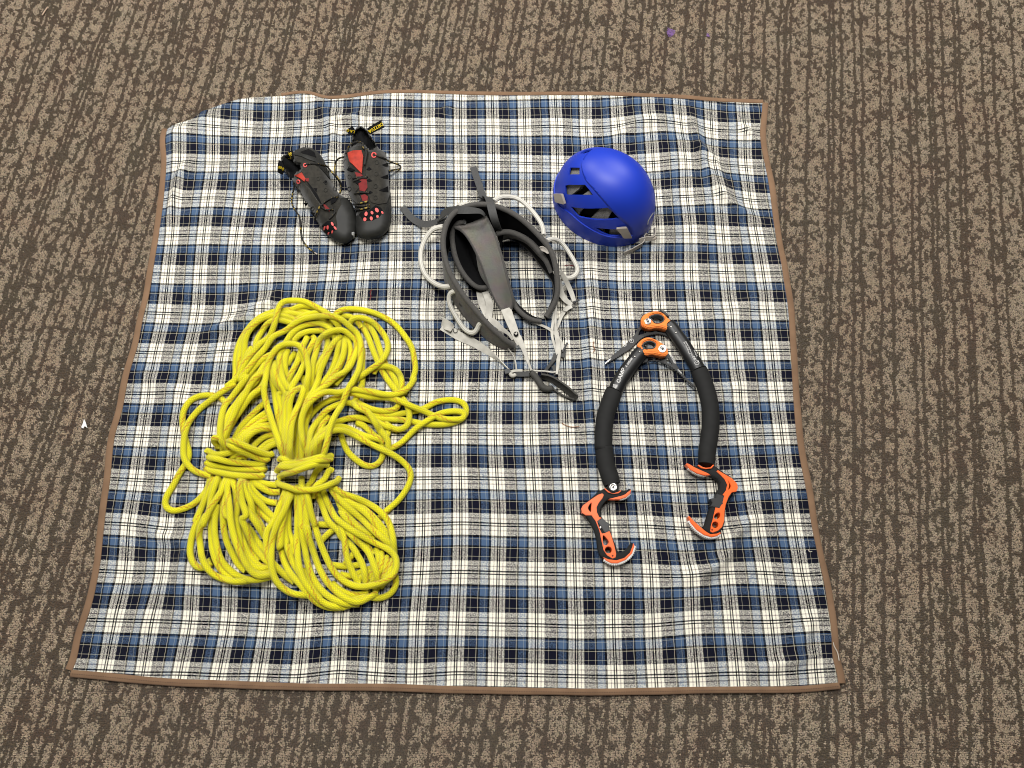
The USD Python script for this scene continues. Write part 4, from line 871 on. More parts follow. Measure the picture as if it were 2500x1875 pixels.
    lace(r, 'lace', over(S(spline([(868, 450), (884, 390), (925, 352), (985, 342), (1030, 368), (1058, 430), (1050, 500), (1040, 560)], n=24)), (body[0], body[1]), .005), .0024)
    for c in ([(925, 690), (985, 682), (1062, 690)], [(930, 720), (1000, 690), (1070, 676)], [(945, 838), (1010, 832), (1085, 838)], [(925, 955), (1000, 938), (1075, 925)], [(950, 1002), (1020, 1000), (1090, 980)], [(960, 960), (1040, 970), (1090, 955)]): lace(r, 'lace', over(S(spline(c, n=12)), whole, .0032), .0021)
    t1 = between(pz(S, [(1062, 182, 76), (1130, 138, 68), (1204, 96, 56)]), pz(S, [(1092, 240, 78), (1160, 205, 68), (1238, 168, 54)]), 14, 4, .002, .002)
    tp = put(r, 'pull_tab', t1, BLACK, 40)
    put(tp, 'lettering', glyphs('ORTIVA', S([(1216, 122)])[0], S([(1070, 205)])[0], 32 / 4.15, t1, .0008, bold=False), YELLOW, False)
    t2 = between(pz(S, [(850, 205, 60), (880, 178, 68), (912, 160, 76)]), pz(S, [(868, 232, 60), (905, 250, 68), (945, 215, 78)]), 12, 4, .002, .002)
    tp = put(r, 'pull_tab', t2, BLACK, 40)
    put(tp, 'lettering', glyphs('LA O', S([(944, 206)])[0], S([(862, 188)])[0], 24 / 4.15, t2, .0008, bold=False), YELLOW, False)
shoe_left(); shoe_right()
# ------------------------------------------------------------------ the two ice tools
SHAFT = plain('black_anodised_shaft', (.008, .008, .008), .45, noise=.15, scale=60, spec=.5)
GRIP = plain('black_rubber_grip', (.0105, .0105, .010), .78, noise=.22, scale=70, bump=.2, bscale=500, spec=.3)
STEEL = plain('dark_pick_steel', (.016, .0155, .015), .5, .3, noise=.3, scale=90, bump=.15, bscale=250)
BRIGHT = plain('bright_steel', (.62, .60, .56), .3, .9, noise=.1)
ANOD = plain('orange_anodised_metal', (.55, .135, .012), .33, .55, noise=.08, scale=40, spec=.6)
ORANGE = plain('orange_plastic', (.82, .115, .002), .42, noise=.05, scale=40, spec=.45)
WHITEP = plain('white_nylon_teeth', (.72, .70, .66), .5, noise=.06)
PRINT = plain('white_print_on_metal', (.62, .61, .58), .5, noise=.05)
X = Tile(1380, 720, 4.148); Y = Tile(1380, 1080, 4.424)
def plate(px, zlo, zhi, bevel=.002, holes=(), tile=X, zmid=None):
    zm = Z_CLOTH + (zhi if zmid is None else zmid)
    p = sg.Polygon(at(tile(px), zm)[:, :2]).buffer(0)
    for h in holes: p = p.difference(sg.Polygon(at(tile(h), zm)[:, :2]).buffer(0))
    return rounded(p, Z_CLOTH + zlo, Z_CLOTH + zhi, bevel)
def smooth_ring(pts, n=80): return spline(pts, n=n, closed=True)
def circle(x, y, r, n=24): k = np.linspace(0, 2 * np.pi, n, endpoint=False); return np.stack([x + r * np.cos(k), y + r * np.sin(k)], 1)
def bolt(root, tile, x, y, r, z, name='bolt', hexed=True):
    c = at(tile([(x, y)]), Z_CLOTH + z)[0]; R_ = r / tile.k / F_PX * 1.53
    prof = [(0, .0), (R_ * .45, 0), (R_ * .5, .0006), (R_ * .8, .0012), (R_ * .97, .0008), (R_, 0), (R_, -.004), (0, -.004)]
    m = trimesh.creation.revolve(np.array(prof)[::-1], sections=28); m.apply_translation(c)
    b_ = put(root, name, m, BRIGHT, 30)
    if hexed:
        h = trimesh.creation.cylinder(R_ * .36, .0012, sections=6); h.apply_translation(c + [0, 0, .0006]); put(b_, 'hex_socket', h, SHAFT, False)
def shaft_tube(px, radii, zc, asp, sides=22, step=.006):
    n = len(px); s = spline(np.column_stack([px, radii, zc]), n=80)
    c = at(s[:, :2], Z_CLOTH + s[:, 3]); keep = c
    return tube(c, s[:, 2], sides, True, aspect=asp)
def teeth(root, curve, depth, n, z0, z1, tile, side=1, fill=.9):
    """A white toothed strip along a hook's outer edge."""
    c = spline(at(tile(curve), Z_CLOTH + z1)[:, :2], n=2 * n + 1); t = np.gradient(c, axis=0); t /= np.linalg.norm(t, axis=1, keepdims=True)
    o = np.stack([t[:, 1], -t[:, 0]], 1) * side
    w = np.where(np.arange(len(c)) % 2 == 0, .25, 1.0)[:, None] * depth
    p = sg.Polygon(np.vstack([c - o * depth * .8, (c + o * w)[::-1]])).buffer(0)
    put(root, 'toothed_edge', rounded(p, Z_CLOTH + z0, Z_CLOTH + z1, .0006, 1), WHITEP, 30)
def pick_teeth(curve, depth, n, tile, z):
    c = spline(at(tile(curve), z)[:, :2], n=2 * n + 1); t = np.gradient(c, axis=0); t /= np.linalg.norm(t, axis=1, keepdims=True)
    o = np.stack([t[:, 1], -t[:, 0]], 1)
    return c, o
def saw(curve, n, depth):
    """Pixel polyline with teeth, for a pick's lower edge."""
    c = spline(curve, n=2 * n + 1); t = np.gradient(c, axis=0); t /= np.linalg.norm(t, axis=1, keepdims=True); o = np.stack([-t[:, 1], t[:, 0]], 1)
    return c + o * (np.arange(len(c)) % 2)[:, None] * depth
def tool_front():
    o = at(X([(450, 1200)]), Z_CLOTH)[0]
    r = thing('ice_tool', 'left ice tool with curved black shaft, lying with its orange head over the other tool', 'ice axe', o)
    dz = .012
    # pick
    low = saw([(1335, 962), (1260, 905), (1165, 815), (1085, 745), (990, 695), (900, 672), (800, 690), (745, 712)], 26, 9)
    pk = [(745, 690), (790, 640), (850, 600), (900, 590), (1040, 585), (1062, 610), (1110, 680), (1165, 765), (1230, 845), (1296, 900)]
    hole1 = [(835, 640), (905, 625), (890, 655), (838, 668)]; hole2 = [(915, 626), (960, 632), (975, 668), (905, 656)]
    hole3 = [(1015, 640), (1042, 640), (1085, 705), (1035, 690)]
    put(r, 'pick', plate(np.vstack([pk, low]), .010, .0145, .0008, (hole1, hole2, hole3)), STEEL, 30)
    pm = plate(np.vstack([pk, low]), .010, .0145, .0008)
    put(r, 'stamped_mark', glyphs('DRYCAMP', X([(1058, 615)])[0], X([(1105, 700)])[0], 22 / 4.148, pm, .0003, .0003), PRINT, False)
    put(r, 'stamped_mark', glyphs('OBERG', X([(1135, 760)])[0], X([(1175, 800)])[0], 13 / 4.148, pm, .0003, .0003), PRINT, False)
    # head
    ring = smooth_ring([(733, 505), (752, 470), (785, 440), (835, 424), (885, 432), (960, 468), (1005, 500), (1040, 545), (1042, 590), (1015, 614), (960, 612), (880, 598), (820, 604), (795, 600), (765, 555)])
    hol = smooth_ring([(782, 498), (805, 474), (855, 458), (905, 474), (925, 500), (900, 535), (850, 542), (800, 532)], 40)
    put(r, 'head', plate(ring, .013, .036, .0055, (hol,)), ANOD, 40)
    rimr = sg.Polygon(at(X(hol), Z_CLOTH + .036)[:, :2])
    put(r, 'head_inlay', rounded(rimr.buffer(-.0002).difference(rimr.buffer(-.0022)), Z_CLOTH + .014, Z_CLOTH + .0335, .0005, 1), SHAFT, 30)
    bolt(r, X, 985, 545, 42, .0365)
    # shaft and grip
    P1 = X([(800, 545), (752, 600), (690, 680), (640, 745), (590, 815), (545, 890), (505, 975), (480, 1030)])
    sm = shaft_tube(P1, [.0140, .0150, .0150, .0155, .0155, .0155, .0155, .0150], [.024, .023, .022, .021, .020, .019, .018, .018], .82)
    put(r, 'shaft', sm, SHAFT, True)
    P2 = np.vstack([X([(498, 968), (480, 1010), (445, 1110), (412, 1210), (395, 1320), (388, 1430), (388, 1560)]), Y([(418, 60), (430, 160), (455, 290), (490, 400), (505, 455)])])
    gm = shaft_tube(P2, [.0170, .0180, .0182, .0180, .0178, .0178, .0178, .0178, .0178, .0175, .0175, .0165], [.018] * 7 + [.018] * 5, .82)
    put(r, 'grip', gm, GRIP, True)
    bolt(r, X, 752, 571, 11, .0368, 'rivet', False); bolt(r, X, 703, 623, 11, .0352, 'rivet', False)
    lg = put(r, 'lettering', glyphs('CAMP', X([(548, 898)])[0], X([(608, 748)])[0], 34 / 4.148, sm, .0004, .0004), PRINT, False)
    put(r, 'lettering', glyphs('X-DREAM', X([(622, 735)])[0], X([(684, 648)])[0], 20 / 4.148, sm, .0004, .0004), PRINT, False)
    for k, (dx, L) in enumerate(((0, 28), (9, 36), (18, 44), (27, 36), (36, 24))):
        a = np.array([490 + dx, 905 + dx * .2]); put(r, 'logo_bar', drape(sg.LineString(X([a, a + np.array([-4, L])])).buffer(.55), sm, .0003, .0004, 2.0), PRINT, False)
    # handle: black rubber body, orange inlays, two toothed hooks
    body = [(405, 505), (432, 494), (470, 525), (520, 545), (570, 535), (605, 520), (650, 522), (690, 497), (714, 503), (706, 540), (665, 583), (600, 606), (530, 614), (470, 612), (432, 640), (395, 690), (380, 735), (388, 785), (402, 812),
            (440, 850), (484, 880), (474, 905), (488, 955), (510, 1020), (545, 1100), (562, 1160), (588, 1188), (630, 1178), (680, 1135), (712, 1085), (730, 1082), (746, 1110), (740, 1160), (708, 1215), (640, 1262), (560, 1288), (500, 1290), (430, 1262), (380, 1222), (356, 1150), (345, 1050), (320, 955), (275, 860), (228, 790), (185, 770), (172, 720), (190, 678), (280, 600), (350, 535)]
    tri = smooth_ring([(250, 695), (284, 650), (282, 700), (276, 752), (252, 725)], 30)
    h1 = smooth_ring([(412, 1005), (450, 1038), (470, 1088), (425, 1112), (408, 1070)], 30); h2 = circle(467, 1162, 37)
    put(r, 'handle', plate(body, .006, .0275, .0045, (tri, h1, h2), Y), GRIP, 40)
    in1 = [(174, 715), (192, 680), (285, 612), (360, 562), (402, 549), (418, 566), (404, 602), (365, 650), (340, 700), (344, 755), (368, 805), (394, 815), (346, 852), (368, 925), (398, 985), (430, 978), (478, 952), (500, 1010), (530, 1110), (552, 1205), (545, 1242), (512, 1256), (455, 1222), (414, 1160), (392, 1060), (368, 950), (328, 850), (284, 790), (222, 786), (182, 760)]
    put(r, 'handle_inlay', plate(in1, .005, .0290, .0016, (tri, h1, h2, circle(513, 1226, 8, 12)), Y), ORANGE, 40)
    put(r, 'trigger', plate([(346, 850), (402, 814), (440, 858), (468, 868), (484, 882), (468, 905), (476, 935), (490, 955), (430, 978), (398, 930)], .004, .0300, .0025, (), Y), SHAFT, 40)
    up = [(468, 612), (540, 592), (620, 572), (680, 532), (713, 508), (704, 552), (660, 592), (590, 616), (520, 618)]
    put(r, 'hook', plate(up, .008, .0285, .0022, (), Y), ORANGE, 40)
    lo = [(408, 1238), (470, 1262), (555, 1272), (640, 1246), (700, 1190), (738, 1088), (750, 1118), (724, 1198), (655, 1268), (565, 1306), (500, 1306), (440, 1276)]
    put(r, 'hook', plate(lo, .008, .0290, .0022, (), Y), ORANGE, 40)
    teeth(r, [(590, 612), (650, 596), (700, 552)], .0028, 8, .012, .025, Y, 1)
    teeth(r, [(420, 1262), (500, 1304), (565, 1305), (655, 1268), (722, 1200), (748, 1115)], .0042, 20, .010, .026, Y, 1)
    put(r, 'collar', plate([(430, 492), (470, 528), (520, 545), (570, 538), (600, 515), (606, 524), (575, 548), (520, 556), (462, 538), (422, 500)], .008, .0310, .001, (), Y), ORANGE, 40)
    w_ = plate(circle(520, 488, 62), .010, .0325, .003, (), Y); put(r, 'bolt_boss', w_, GRIP, 40)
    bolt(r, Y, 519, 484, 40, .0330); bolt(r, Y, 380, 917, 13, .0300, 'rivet', False)
def tool_back():
    o = at(X([(1420, 1000)]), Z_CLOTH)[0]
    r = thing('ice_tool', 'right ice tool with curved black shaft, its pick pointing left under the other tool', 'ice axe', o)
    up = [(790, 270), (745, 330), (700, 405), (630, 480), (560, 545), (470, 620), (404, 690)]
    low = saw([(408, 696), (470, 660), (530, 625), (600, 580), (650, 548), (720, 480), (790, 425), (860, 402), (960, 392), (1040, 420), (1090, 450)], 34, 8)
    back = [(1085, 425), (1050, 380), (1010, 345), (900, 300)]
    hole = [(760, 355), (800, 330), (838, 352), (815, 385), (735, 410)]; hole2 = [(868, 352), (905, 350), (895, 375), (850, 378)]; hole3 = [(925, 350), (985, 352), (1000, 385), (930, 372)]
    pp = np.vstack([up, low, back]); put(r, 'pick', plate(pp, .0035, .008, .0008, (hole, hole2, hole3)), STEEL, 30)
    pm = plate(pp, .0035, .008, .0008)
    tipm = plate([(404, 690), (440, 655), (470, 640), (440, 672), (408, 697)], .0030, .0086, .0006); put(r, 'pick_tip', tipm, BRIGHT, 30)
    put(r, 'stamped_mark', glyphs('CE', X([(598, 528)])[0], X([(625, 505)])[0], 20 / 4.148, pm, .0003, .0003), PRINT, False)
    put(r, 'stamped_mark', glyphs('T', X([(662, 478)])[0], X([(684, 462)])[0], 20 / 4.148, pm, .0003, .0003), PRINT, False)
    put(r, 'stamped_mark', drape(sg.LinearRing(X(circle(672, 466, 20))).buffer(.35), pm, .0003, .0003, 1.5), PRINT, False)
    ring = smooth_ring([(770, 272), (776, 228), (805, 192), (850, 170), (905, 160), (965, 166), (1015, 198), (1050, 235), (1074, 258), (1058, 300), (1030, 346), (985, 336), (920, 330), (850, 338), (800, 322), (778, 300)])
    hol = smooth_ring([(850, 222), (885, 198), (945, 190), (995, 212), (1008, 245), (970, 278), (905, 278), (882, 250)], 40)
    put(r, 'head', plate(ring, .004, .027, .0055, (hol,)), ANOD, 40)
    rimr = sg.Polygon(at(X(hol), Z_CLOTH + .027)[:, :2])
    put(r, 'head_inlay', rounded(rimr.buffer(-.0002).difference(rimr.buffer(-.0022)), Z_CLOTH + .005, Z_CLOTH + .0245, .0005, 1), SHAFT, 30)
    put(r, 'hammer', plate([(960, 150), (1000, 153), (1040, 190), (1055, 222), (1020, 205), (975, 165)], .008, .022, .0015), SHAFT, 40)
    put(r, 'hammer_edge', plate(np.vstack([saw([(800, 190), (780, 215), (770, 250)], 4, 6), [(790, 250), (800, 215), (815, 195)]]), .008, .014, .0005), STEEL, 30)
    bolt(r, X, 838, 268, 36, .0275)
    P1 = X([(1038, 295), (1075, 335), (1125, 405), (1185, 490), (1240, 575), (1295, 660), (1345, 750), (1375, 810)])
    sm = shaft_tube(P1, [.0140, .0150, .0150, .0153, .0153, .0153, .0153, .0150], [.0165] * 8, .82)
    put(r, 'shaft', sm, SHAFT, True)
    P2 = np.vstack([X([(1348, 752), (1365, 790), (1405, 890), (1440, 1000), (1465, 1120), (1474, 1240), (1468, 1360), (1450, 1500), (1436, 1600)]), Y([(1530, 150), (1523, 235)])])
    gm = shaft_tube(P2, [.0168, .0178, .0180, .0180, .0178, .0178, .0178, .0176, .0174, .0170, .0165], [.0175] * 11, .82)
    put(r, 'grip', gm, GRIP, True)
    bolt(r, X, 1070, 320, 12, .0290, 'rivet', False); bolt(r, X, 1120, 380, 12, .0290, 'rivet', False)
    for t, p0, p1, hh in (('CAMP SPA', (1212, 470), (1262, 560), 9), ('EN 13089', (1196, 478), (1238, 555), 9), ('TYPE 2', (1296, 560), (1330, 625), 9), ('CE', (1285, 625), (1308, 665), 22), ('0123', (1272, 600), (1290, 632), 12)):
        put(r, 'lettering', glyphs(t, X([p0])[0], X([p1])[0], hh / 4.148, sm, .0004, .0003), PRINT, False)
    put(r, 'lettering', glyphs('T', X([(1322, 672)])[0], X([(1334, 696)])[0], 24 / 4.148, sm, .0004, .0003), PRINT, False)
    put(r, 'lettering', drape(sg.LinearRing(X(circle(1333, 688, 21))).buffer(.4), sm, .0003, .0004, 1.5), PRINT, False)
    put(r, 'lettering', drape(sg.Polygon(X([(1240, 555), (1262, 550), (1278, 592), (1256, 600)])).exterior.buffer(.35), sm, .0003, .0004, 1.5), PRINT, False)
    body = [(1306, 232), (1330, 222), (1390, 250), (1432, 252), (1440, 242), (1475, 265), (1512, 278), (1560, 280), (1585, 265), (1606, 240), (1652, 272), (1700, 312), (1780, 362), (1850, 430), (1868, 480), (1852, 530), (1810, 545), (1770, 610), (1738, 680), (1730, 760), (1728, 850), (1712, 920), (1676, 968), (1640, 990), (1580, 996), (1520, 965), (1500, 930), (1520, 880), (1540, 800), (1562, 740), (1575, 695),
            (1580, 660), (1572, 605), (1630, 600), (1645, 560), (1640, 545), (1672, 490), (1672, 440), (1650, 400), (1600, 372), (1560, 352), (1490, 350), (1420, 325), (1350, 285)]
    body2 = [(1330, 800), (1345, 795), (1395, 850), (1450, 900), (1500, 935), (1520, 905), (1590, 940), (1676, 968), (1680, 985), (1640, 1010), (1580, 1022), (1500, 995), (1420, 940), (1350, 860)]
    tri = smooth_ring([(1755, 410), (1785, 455), (1785, 490), (1762, 512), (1772, 460)], 30)
    h1 = smooth_ring([(1632, 768), (1668, 762), (1664, 815), (1612, 820)], 30); h2 = circle(1622, 890, 34)
    put(r, 'handle', plate(body, .006, .0275, .0045, (tri, h1, h2), Y), GRIP, 40)
    inl = [(1632, 312), (1650, 298), (1720, 340), (1800, 385), (1855, 440), (1868, 488), (1848, 532), (1800, 540), (1762, 590), (1735, 670), (1722, 750), (1718, 850), (1695, 915), (1650, 955), (1595, 975), (1566, 960), (1575, 900), (1600, 820), (1622, 720), (1590, 690), (1574, 690), (1580, 684), (1625, 690), (1650, 720), (1690, 690), (1715, 580), (1650, 552), (1655, 545), (1712, 562), (1740, 520), (1752, 460), (1725, 400), (1680, 355)]
    inl = [(1632, 312), (1650, 298), (1720, 340), (1800, 385), (1855, 440), (1868, 488), (1848, 532), (1800, 540), (1765, 590), (1735, 670), (1722, 750), (1718, 850), (1695, 915), (1650, 955), (1595, 975), (1566, 960), (1575, 900), (1600, 810), (1622, 700), (1665, 705), (1690, 660), (1718, 580), (1700, 565), (1735, 520), (1750, 460), (1722, 400), (1680, 355)]
    put(r, 'handle_inlay', plate(inl, .005, .0290, .0016, (tri, h1, h2, circle(1588, 945, 8, 12)), Y), ORANGE, 40)
    put(r, 'trigger', plate([(1640, 552), (1718, 578), (1706, 640), (1712, 665), (1685, 680), (1670, 715), (1574, 690), (1590, 655), (1572, 610), (1630, 600)], .004, .0300, .0025, (), Y), SHAFT, 40)
    put(r, 'hook', plate([(1304, 235), (1318, 224), (1342, 232), (1400, 268), (1470, 300), (1540, 330), (1572, 352), (1500, 357), (1420, 332), (1350, 292)], .010, .0290, .0022, (), Y), ORANGE, 40)
    put(r, 'hook', plate([(1328, 802), (1342, 794), (1395, 852), (1455, 905), (1520, 960), (1570, 990), (1640, 985), (1676, 968), (1682, 984), (1640, 1012), (1580, 1024), (1500, 1000), (1420, 945), (1355, 868)], .008, .0290, .0022, (), Y), ORANGE, 40)
    teeth(r, [(1330, 275), (1380, 312), (1450, 345), (1520, 356)], .0028, 12, .012, .025, Y, 1)
    teeth(r, [(1336, 845), (1400, 928), (1470, 985), (1560, 1022), (1640, 1010), (1676, 988)], .0042, 20, .010, .026, Y, 1)
    put(r, 'collar', plate([(1430, 250), (1442, 240), (1480, 262), (1520, 274), (1570, 270), (1600, 238), (1608, 248), (1580, 280), (1520, 288), (1470, 278)], .008, .0310, .001, (), Y), ORANGE, 40)
tool_back(); tool_front()
# ------------------------------------------------------------------ the climbing harness
GREY = look('grey_melange_cloth', {'tc': ('texture_coordinate', {}), 'n': ('noise_texture', {'scale': 650.0, 'detail': 2.0}), 'n2': ('noise_texture', {'scale': 40.0, 'detail': 3.0}), 'r': ('rgb_ramp', {'ramp': [(.3, (.105, .098, .086)), (.7, (.195, .182, .160))]}),
            'm': ('mix', {'mix_type': 'multiply', 'fac': .35}), 'b': ('bump', {'strength': .3, 'distance': .0004}), 'b2': ('bump', {'strength': .5, 'distance': .003}), 'p': ('principled_bsdf', {'roughness': .9, 'specular_ior_level': .2, 'sheen_weight': .1})},
            [('tc.object', 'n.vector'), ('tc.object', 'n2.vector'), ('n.fac', 'r.fac'), ('r.color', 'm.color1'), ('n2.color', 'm.color2'), ('m.color', 'p.base_color'), ('n.fac', 'b.height'), ('n2.fac', 'b2.height'), ('b.normal', 'b2.normal'), ('b2.normal', 'p.normal')])
PIPING = plain('dark_grey_piping', (.060, .056, .050), .85, noise=.25, scale=250, bump=.3, bscale=900, sheen=.1)
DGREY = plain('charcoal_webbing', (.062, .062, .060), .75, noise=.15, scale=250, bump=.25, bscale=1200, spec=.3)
BELAY = plain('dark_belay_webbing', (.045, .043, .036), .8, noise=.25, scale=400, bump=.4, bscale=900)
WEB = look('pale_webbing', {'tc': ('texture_coordinate', {}), 'w': ('wave_texture', {'wave_type': 'bands', 'bands_direction': 'diagonal', 'scale': 210.0}), 'n': ('noise_texture', {'scale': 60.0, 'detail': 3.0}), 'r': ('rgb_ramp', {'ramp': [(.3, (.42, .40, .35)), (.7, (.56, .54, .475))]}),
           'b': ('bump', {'strength': .35, 'distance': .0005}), 'p': ('principled_bsdf', {'roughness': .8, 'specular_ior_level': .25})}, [('tc.object', 'w.vector'), ('tc.object', 'n.vector'), ('n.fac', 'r.fac'), ('r.color', 'p.base_color'), ('w.fac', 'b.height'), ('b.normal', 'p.normal')])
CORD = look('pale_gear_loop', {'uv': ('uvmap', {'attribute': 'st'}), 'm': ('mapping', {'scale': (0.0, 1.0, 0.0)}), 'w': ('wave_texture', {'wave_type': 'bands', 'bands_direction': 'y', 'scale': 2.5}), 'r': ('rgb_ramp', {'ramp': [(0, (.44, .42, .36)), (1, (.66, .64, .57))]}),
           'b': ('bump', {'strength': .5, 'distance': .0008}), 'p': ('principled_bsdf', {'roughness': .65})}, [('uv.UV', 'm.vector'), ('m.vector', 'w.vector'), ('w.fac', 'r.fac'), ('r.color', 'p.base_color'), ('w.fac', 'b.height'), ('b.normal', 'p.normal')])
BUCKLE = plain('black_buckle', (.02, .02, .02), .4, .6)
def harness():
    N = Tile(960, 380, 2.676); Q1 = Tile(960, 390, 3.966); Q2 = Tile(1180, 480, 4.881); Q3 = Tile(1040, 620, 4.532); Q4 = Tile(1060, 780, 3.528); Q5 = Tile(1260, 660, 3.4)
    r = thing('climbing_harness', 'grey padded climbing harness with pale gear loops and dangling webbing straps', 'harness', at(N([(640, 750)]), Z_CLOTH)[0])
    W_ = lambda t, p: pz(t, p)
    # waist belt: upper rim and lower rim of a standing padded band, tapering to its ends
    rim = [(795, 1242, 22), (760, 1225, 30), (700, 1178, 42), (610, 1092, 55), (540, 1012, 64), (470, 928, 72), (410, 838, 80), (362, 748, 86), (334, 650, 92), (325, 560, 96), (340, 470, 100), (376, 400, 102), (432, 352, 104), (500, 326, 105), (570, 318, 105), (650, 326, 104), (740, 356, 102), (830, 410, 100), (900, 470, 96), (960, 532, 90), (1010, 592, 84), (1045, 662, 76), (1066, 750, 66), (1074, 840, 54), (1068, 920, 42), (1040, 990, 30), (1002, 1052, 20)]
    foot = [(740, 1250, 6), (700, 1240, 5), (630, 1200, 5), (560, 1135, 5), (490, 1060, 5), (425, 975, 5), (372, 880, 6), (345, 790, 8), (345, 690, 10), (352, 620, 8), (372, 570, 6), (410, 530, 6), (470, 505, 6), (530, 500, 6), (600, 500, 6), (680, 506, 6), (760, 530, 6), (850, 580, 6), (920, 650, 6), (970, 720, 6), (1010, 770, 6), (1034, 800, 6), (1050, 830, 6), (1056, 880, 5), (1046, 940, 4), (1022, 1000, 4), (992, 1052, 4)]
    A, B = W_(N, rim), W_(N, foot)
    outside, inside = between(A, B, 90, 8, 0, .004), None
    n = 90; As, Bs = spline(A, n=n), spline(B, n=n)
    u = np.linspace(0, 1, 8); Gd = As[:, None] * (1 - u)[None, :, None] + Bs[:, None] * u[None, :, None]
    ctr = As.mean(0); dirn = Gd - ctr; dirn[..., 2] = 0; dirn /= np.linalg.norm(dirn, axis=2, keepdims=True)
    blt = put(r, 'waist_belt', sheet(Gd + dirn * .0035, .004), GREY, 40)
    put(blt, 'mesh_lining', sheet(Gd - dirn * .0015, .003), BLACK, 40)
    put(blt, 'piping', tube(spline(A, step=.005), .0058, 10), PIPING, True)
    put(blt, 'piping', tube(spline(B, step=.005), .0040, 8), PIPING, True)
    # left leg loop
    ol = [(398, 468, 62), (440, 430, 74), (520, 408, 82), (602, 398, 84)]
    LE = [(400, 468, 66), (450, 492, 74), (500, 552, 76), (548, 640, 74), (590, 740, 66), (622, 835, 52), (662, 930, 36), (704, 1004, 24)]
    RE = [(603, 398, 82), (650, 490, 84), (690, 602, 80), (728, 735, 70), (758, 850, 56), (782, 955, 38), (772, 1000, 26)]
    leg = put(r, 'leg_loop', between(W_(N, LE), W_(N, RE), 60, 10, -.006, .006), GREY, 40, label='wide grey face of the left leg loop')
    put(leg, 'edge_seam', tube(spline(W_(N, LE), step=.005), .0032, 8), PIPING, True)
    put(leg, 'edge_seam', tube(spline(W_(N, RE), step=.005), .0032, 8), PIPING, True)
    stitch = [(x + 16, y - 2, z + 4) for x, y, z in LE[1:]]
    rimL = [(470, 432, 76), (428, 440, 70), (396, 470, 62), (386, 530, 54), (400, 640, 44), (440, 742, 36), (500, 822, 30), (560, 862, 26), (622, 858, 24)]
    deep = [(480, 440, 60), (470, 500, 24), (480, 560, 10), (500, 640, 6), (530, 720, 6), (560, 770, 6), (590, 810, 8), (610, 835, 10), (630, 850, 14)]
    put(leg, 'mesh_lining', between(W_(N, rimL), W_(N, deep), 50, 8, 0, .003), BLACK, 40)
    back = [(520, 470, 70), (530, 560, 66), (560, 650, 62), (590, 740, 54), (615, 800, 44), (630, 850, 30)]
    put(leg, 'mesh_lining', between(W_(N, deep), W_(N, back), 50, 8, 0, .003), BLACK, 40)
    put(leg, 'piping', tube(spline(W_(N, rimL), step=.005), .0055, 10), PIPING, True)
    put(leg, 'inner_lip', between(W_(N, [(548, 650, 60), (560, 740, 50), (590, 810, 38), (625, 845, 26)]), W_(N, [(552, 642, 70), (592, 742, 62), (624, 838, 48), (640, 880, 40)]), 24, 5, .002, .003), GREY, 40)
    # right leg loop
    rimR = [(676, 512, 62), (720, 500, 64), (770, 502, 64), (830, 524, 62), (890, 560, 60), (950, 622, 56), (1000, 688, 50), (1036, 762, 40)]
    foot2 = [(690, 560, 20), (720, 546, 18), (770, 536, 16), (820, 545, 16), (880, 580, 16), (935, 640, 14), (985, 700, 12), (1030, 768, 10)]
    lg2 = put(r, 'leg_loop', between(W_(N, rimR), W_(N, foot2), 50, 6, 0, .006), GREY, 40, label='right leg loop standing on edge inside the belt')
    put(lg2, 'piping', tube(spline(W_(N, rimR), step=.005), .0060, 10), PIPING, True)
    put(lg2, 'mesh_lining', between(W_(N, [(680, 520, 58), (700, 590, 30), (702, 660, 16), (716, 720, 8)]), W_(N, [(720, 506, 60), (712, 560, 34), (706, 620, 20), (700, 690, 10)]), 24, 5, 0, .002), BLACK, 40)
    low = [(782, 938, 26), (800, 985, 26), (850, 1040, 24), (905, 1072, 20), (965, 1082, 14)]
    lowb = [(784, 930, 6), (815, 975, 5), (865, 1020, 5), (920, 1055, 5), (972, 1068, 5)]
    put(lg2, 'lower_band', between(W_(N, low), W_(N, lowb), 30, 5, 0, .004), BLACK, 40); put(lg2, 'piping', tube(spline(W_(N, low), step=.005), .0050, 10), PIPING, True)
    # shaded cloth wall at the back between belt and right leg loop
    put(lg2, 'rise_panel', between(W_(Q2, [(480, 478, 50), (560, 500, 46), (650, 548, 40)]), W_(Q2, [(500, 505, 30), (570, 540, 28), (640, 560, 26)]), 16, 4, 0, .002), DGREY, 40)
    # gear loops
    def gear(pts, rad=.0056, name='gear_loop', t=N):
        c = spline(W_(t, pts), step=.004); V, Fc, UV = tube(c, rad, 12, True, True, .85); put(r, name, (V, Fc), CORD, True, UV)
    gear([(330, 462, 55), (262, 482, 45), (212, 540, 34), (182, 620, 26), (182, 700, 22), (212, 780, 22), (262, 828, 26), (322, 854, 34), (390, 850, 46)])
    gear([(412, 884, 56), (372, 902, 44), (366, 955, 34), (398, 1030, 26), (440, 1100, 22), (482, 1146, 22), (522, 1158, 24), (550, 1130, 30), (566, 1100, 38), (598, 1088, 46)])
    gear([(655, 300, 70), (690, 276, 62), (750, 268, 52), (820, 285, 44), (880, 332, 40), (940, 402, 40), (974, 462, 46), (984, 525, 62)])
    gear([(998, 560, 70), (1040, 546, 54), (1090, 562, 40), (1140, 620, 30), (1188, 700, 24), (1204, 750, 22), (1180, 790, 24), (1128, 802, 32), (1090, 795, 44)])
    gear([(424, 335, 72), (450, 318, 64), (480, 316, 66), (496, 330, 80)], .0050, 'haul_loop')
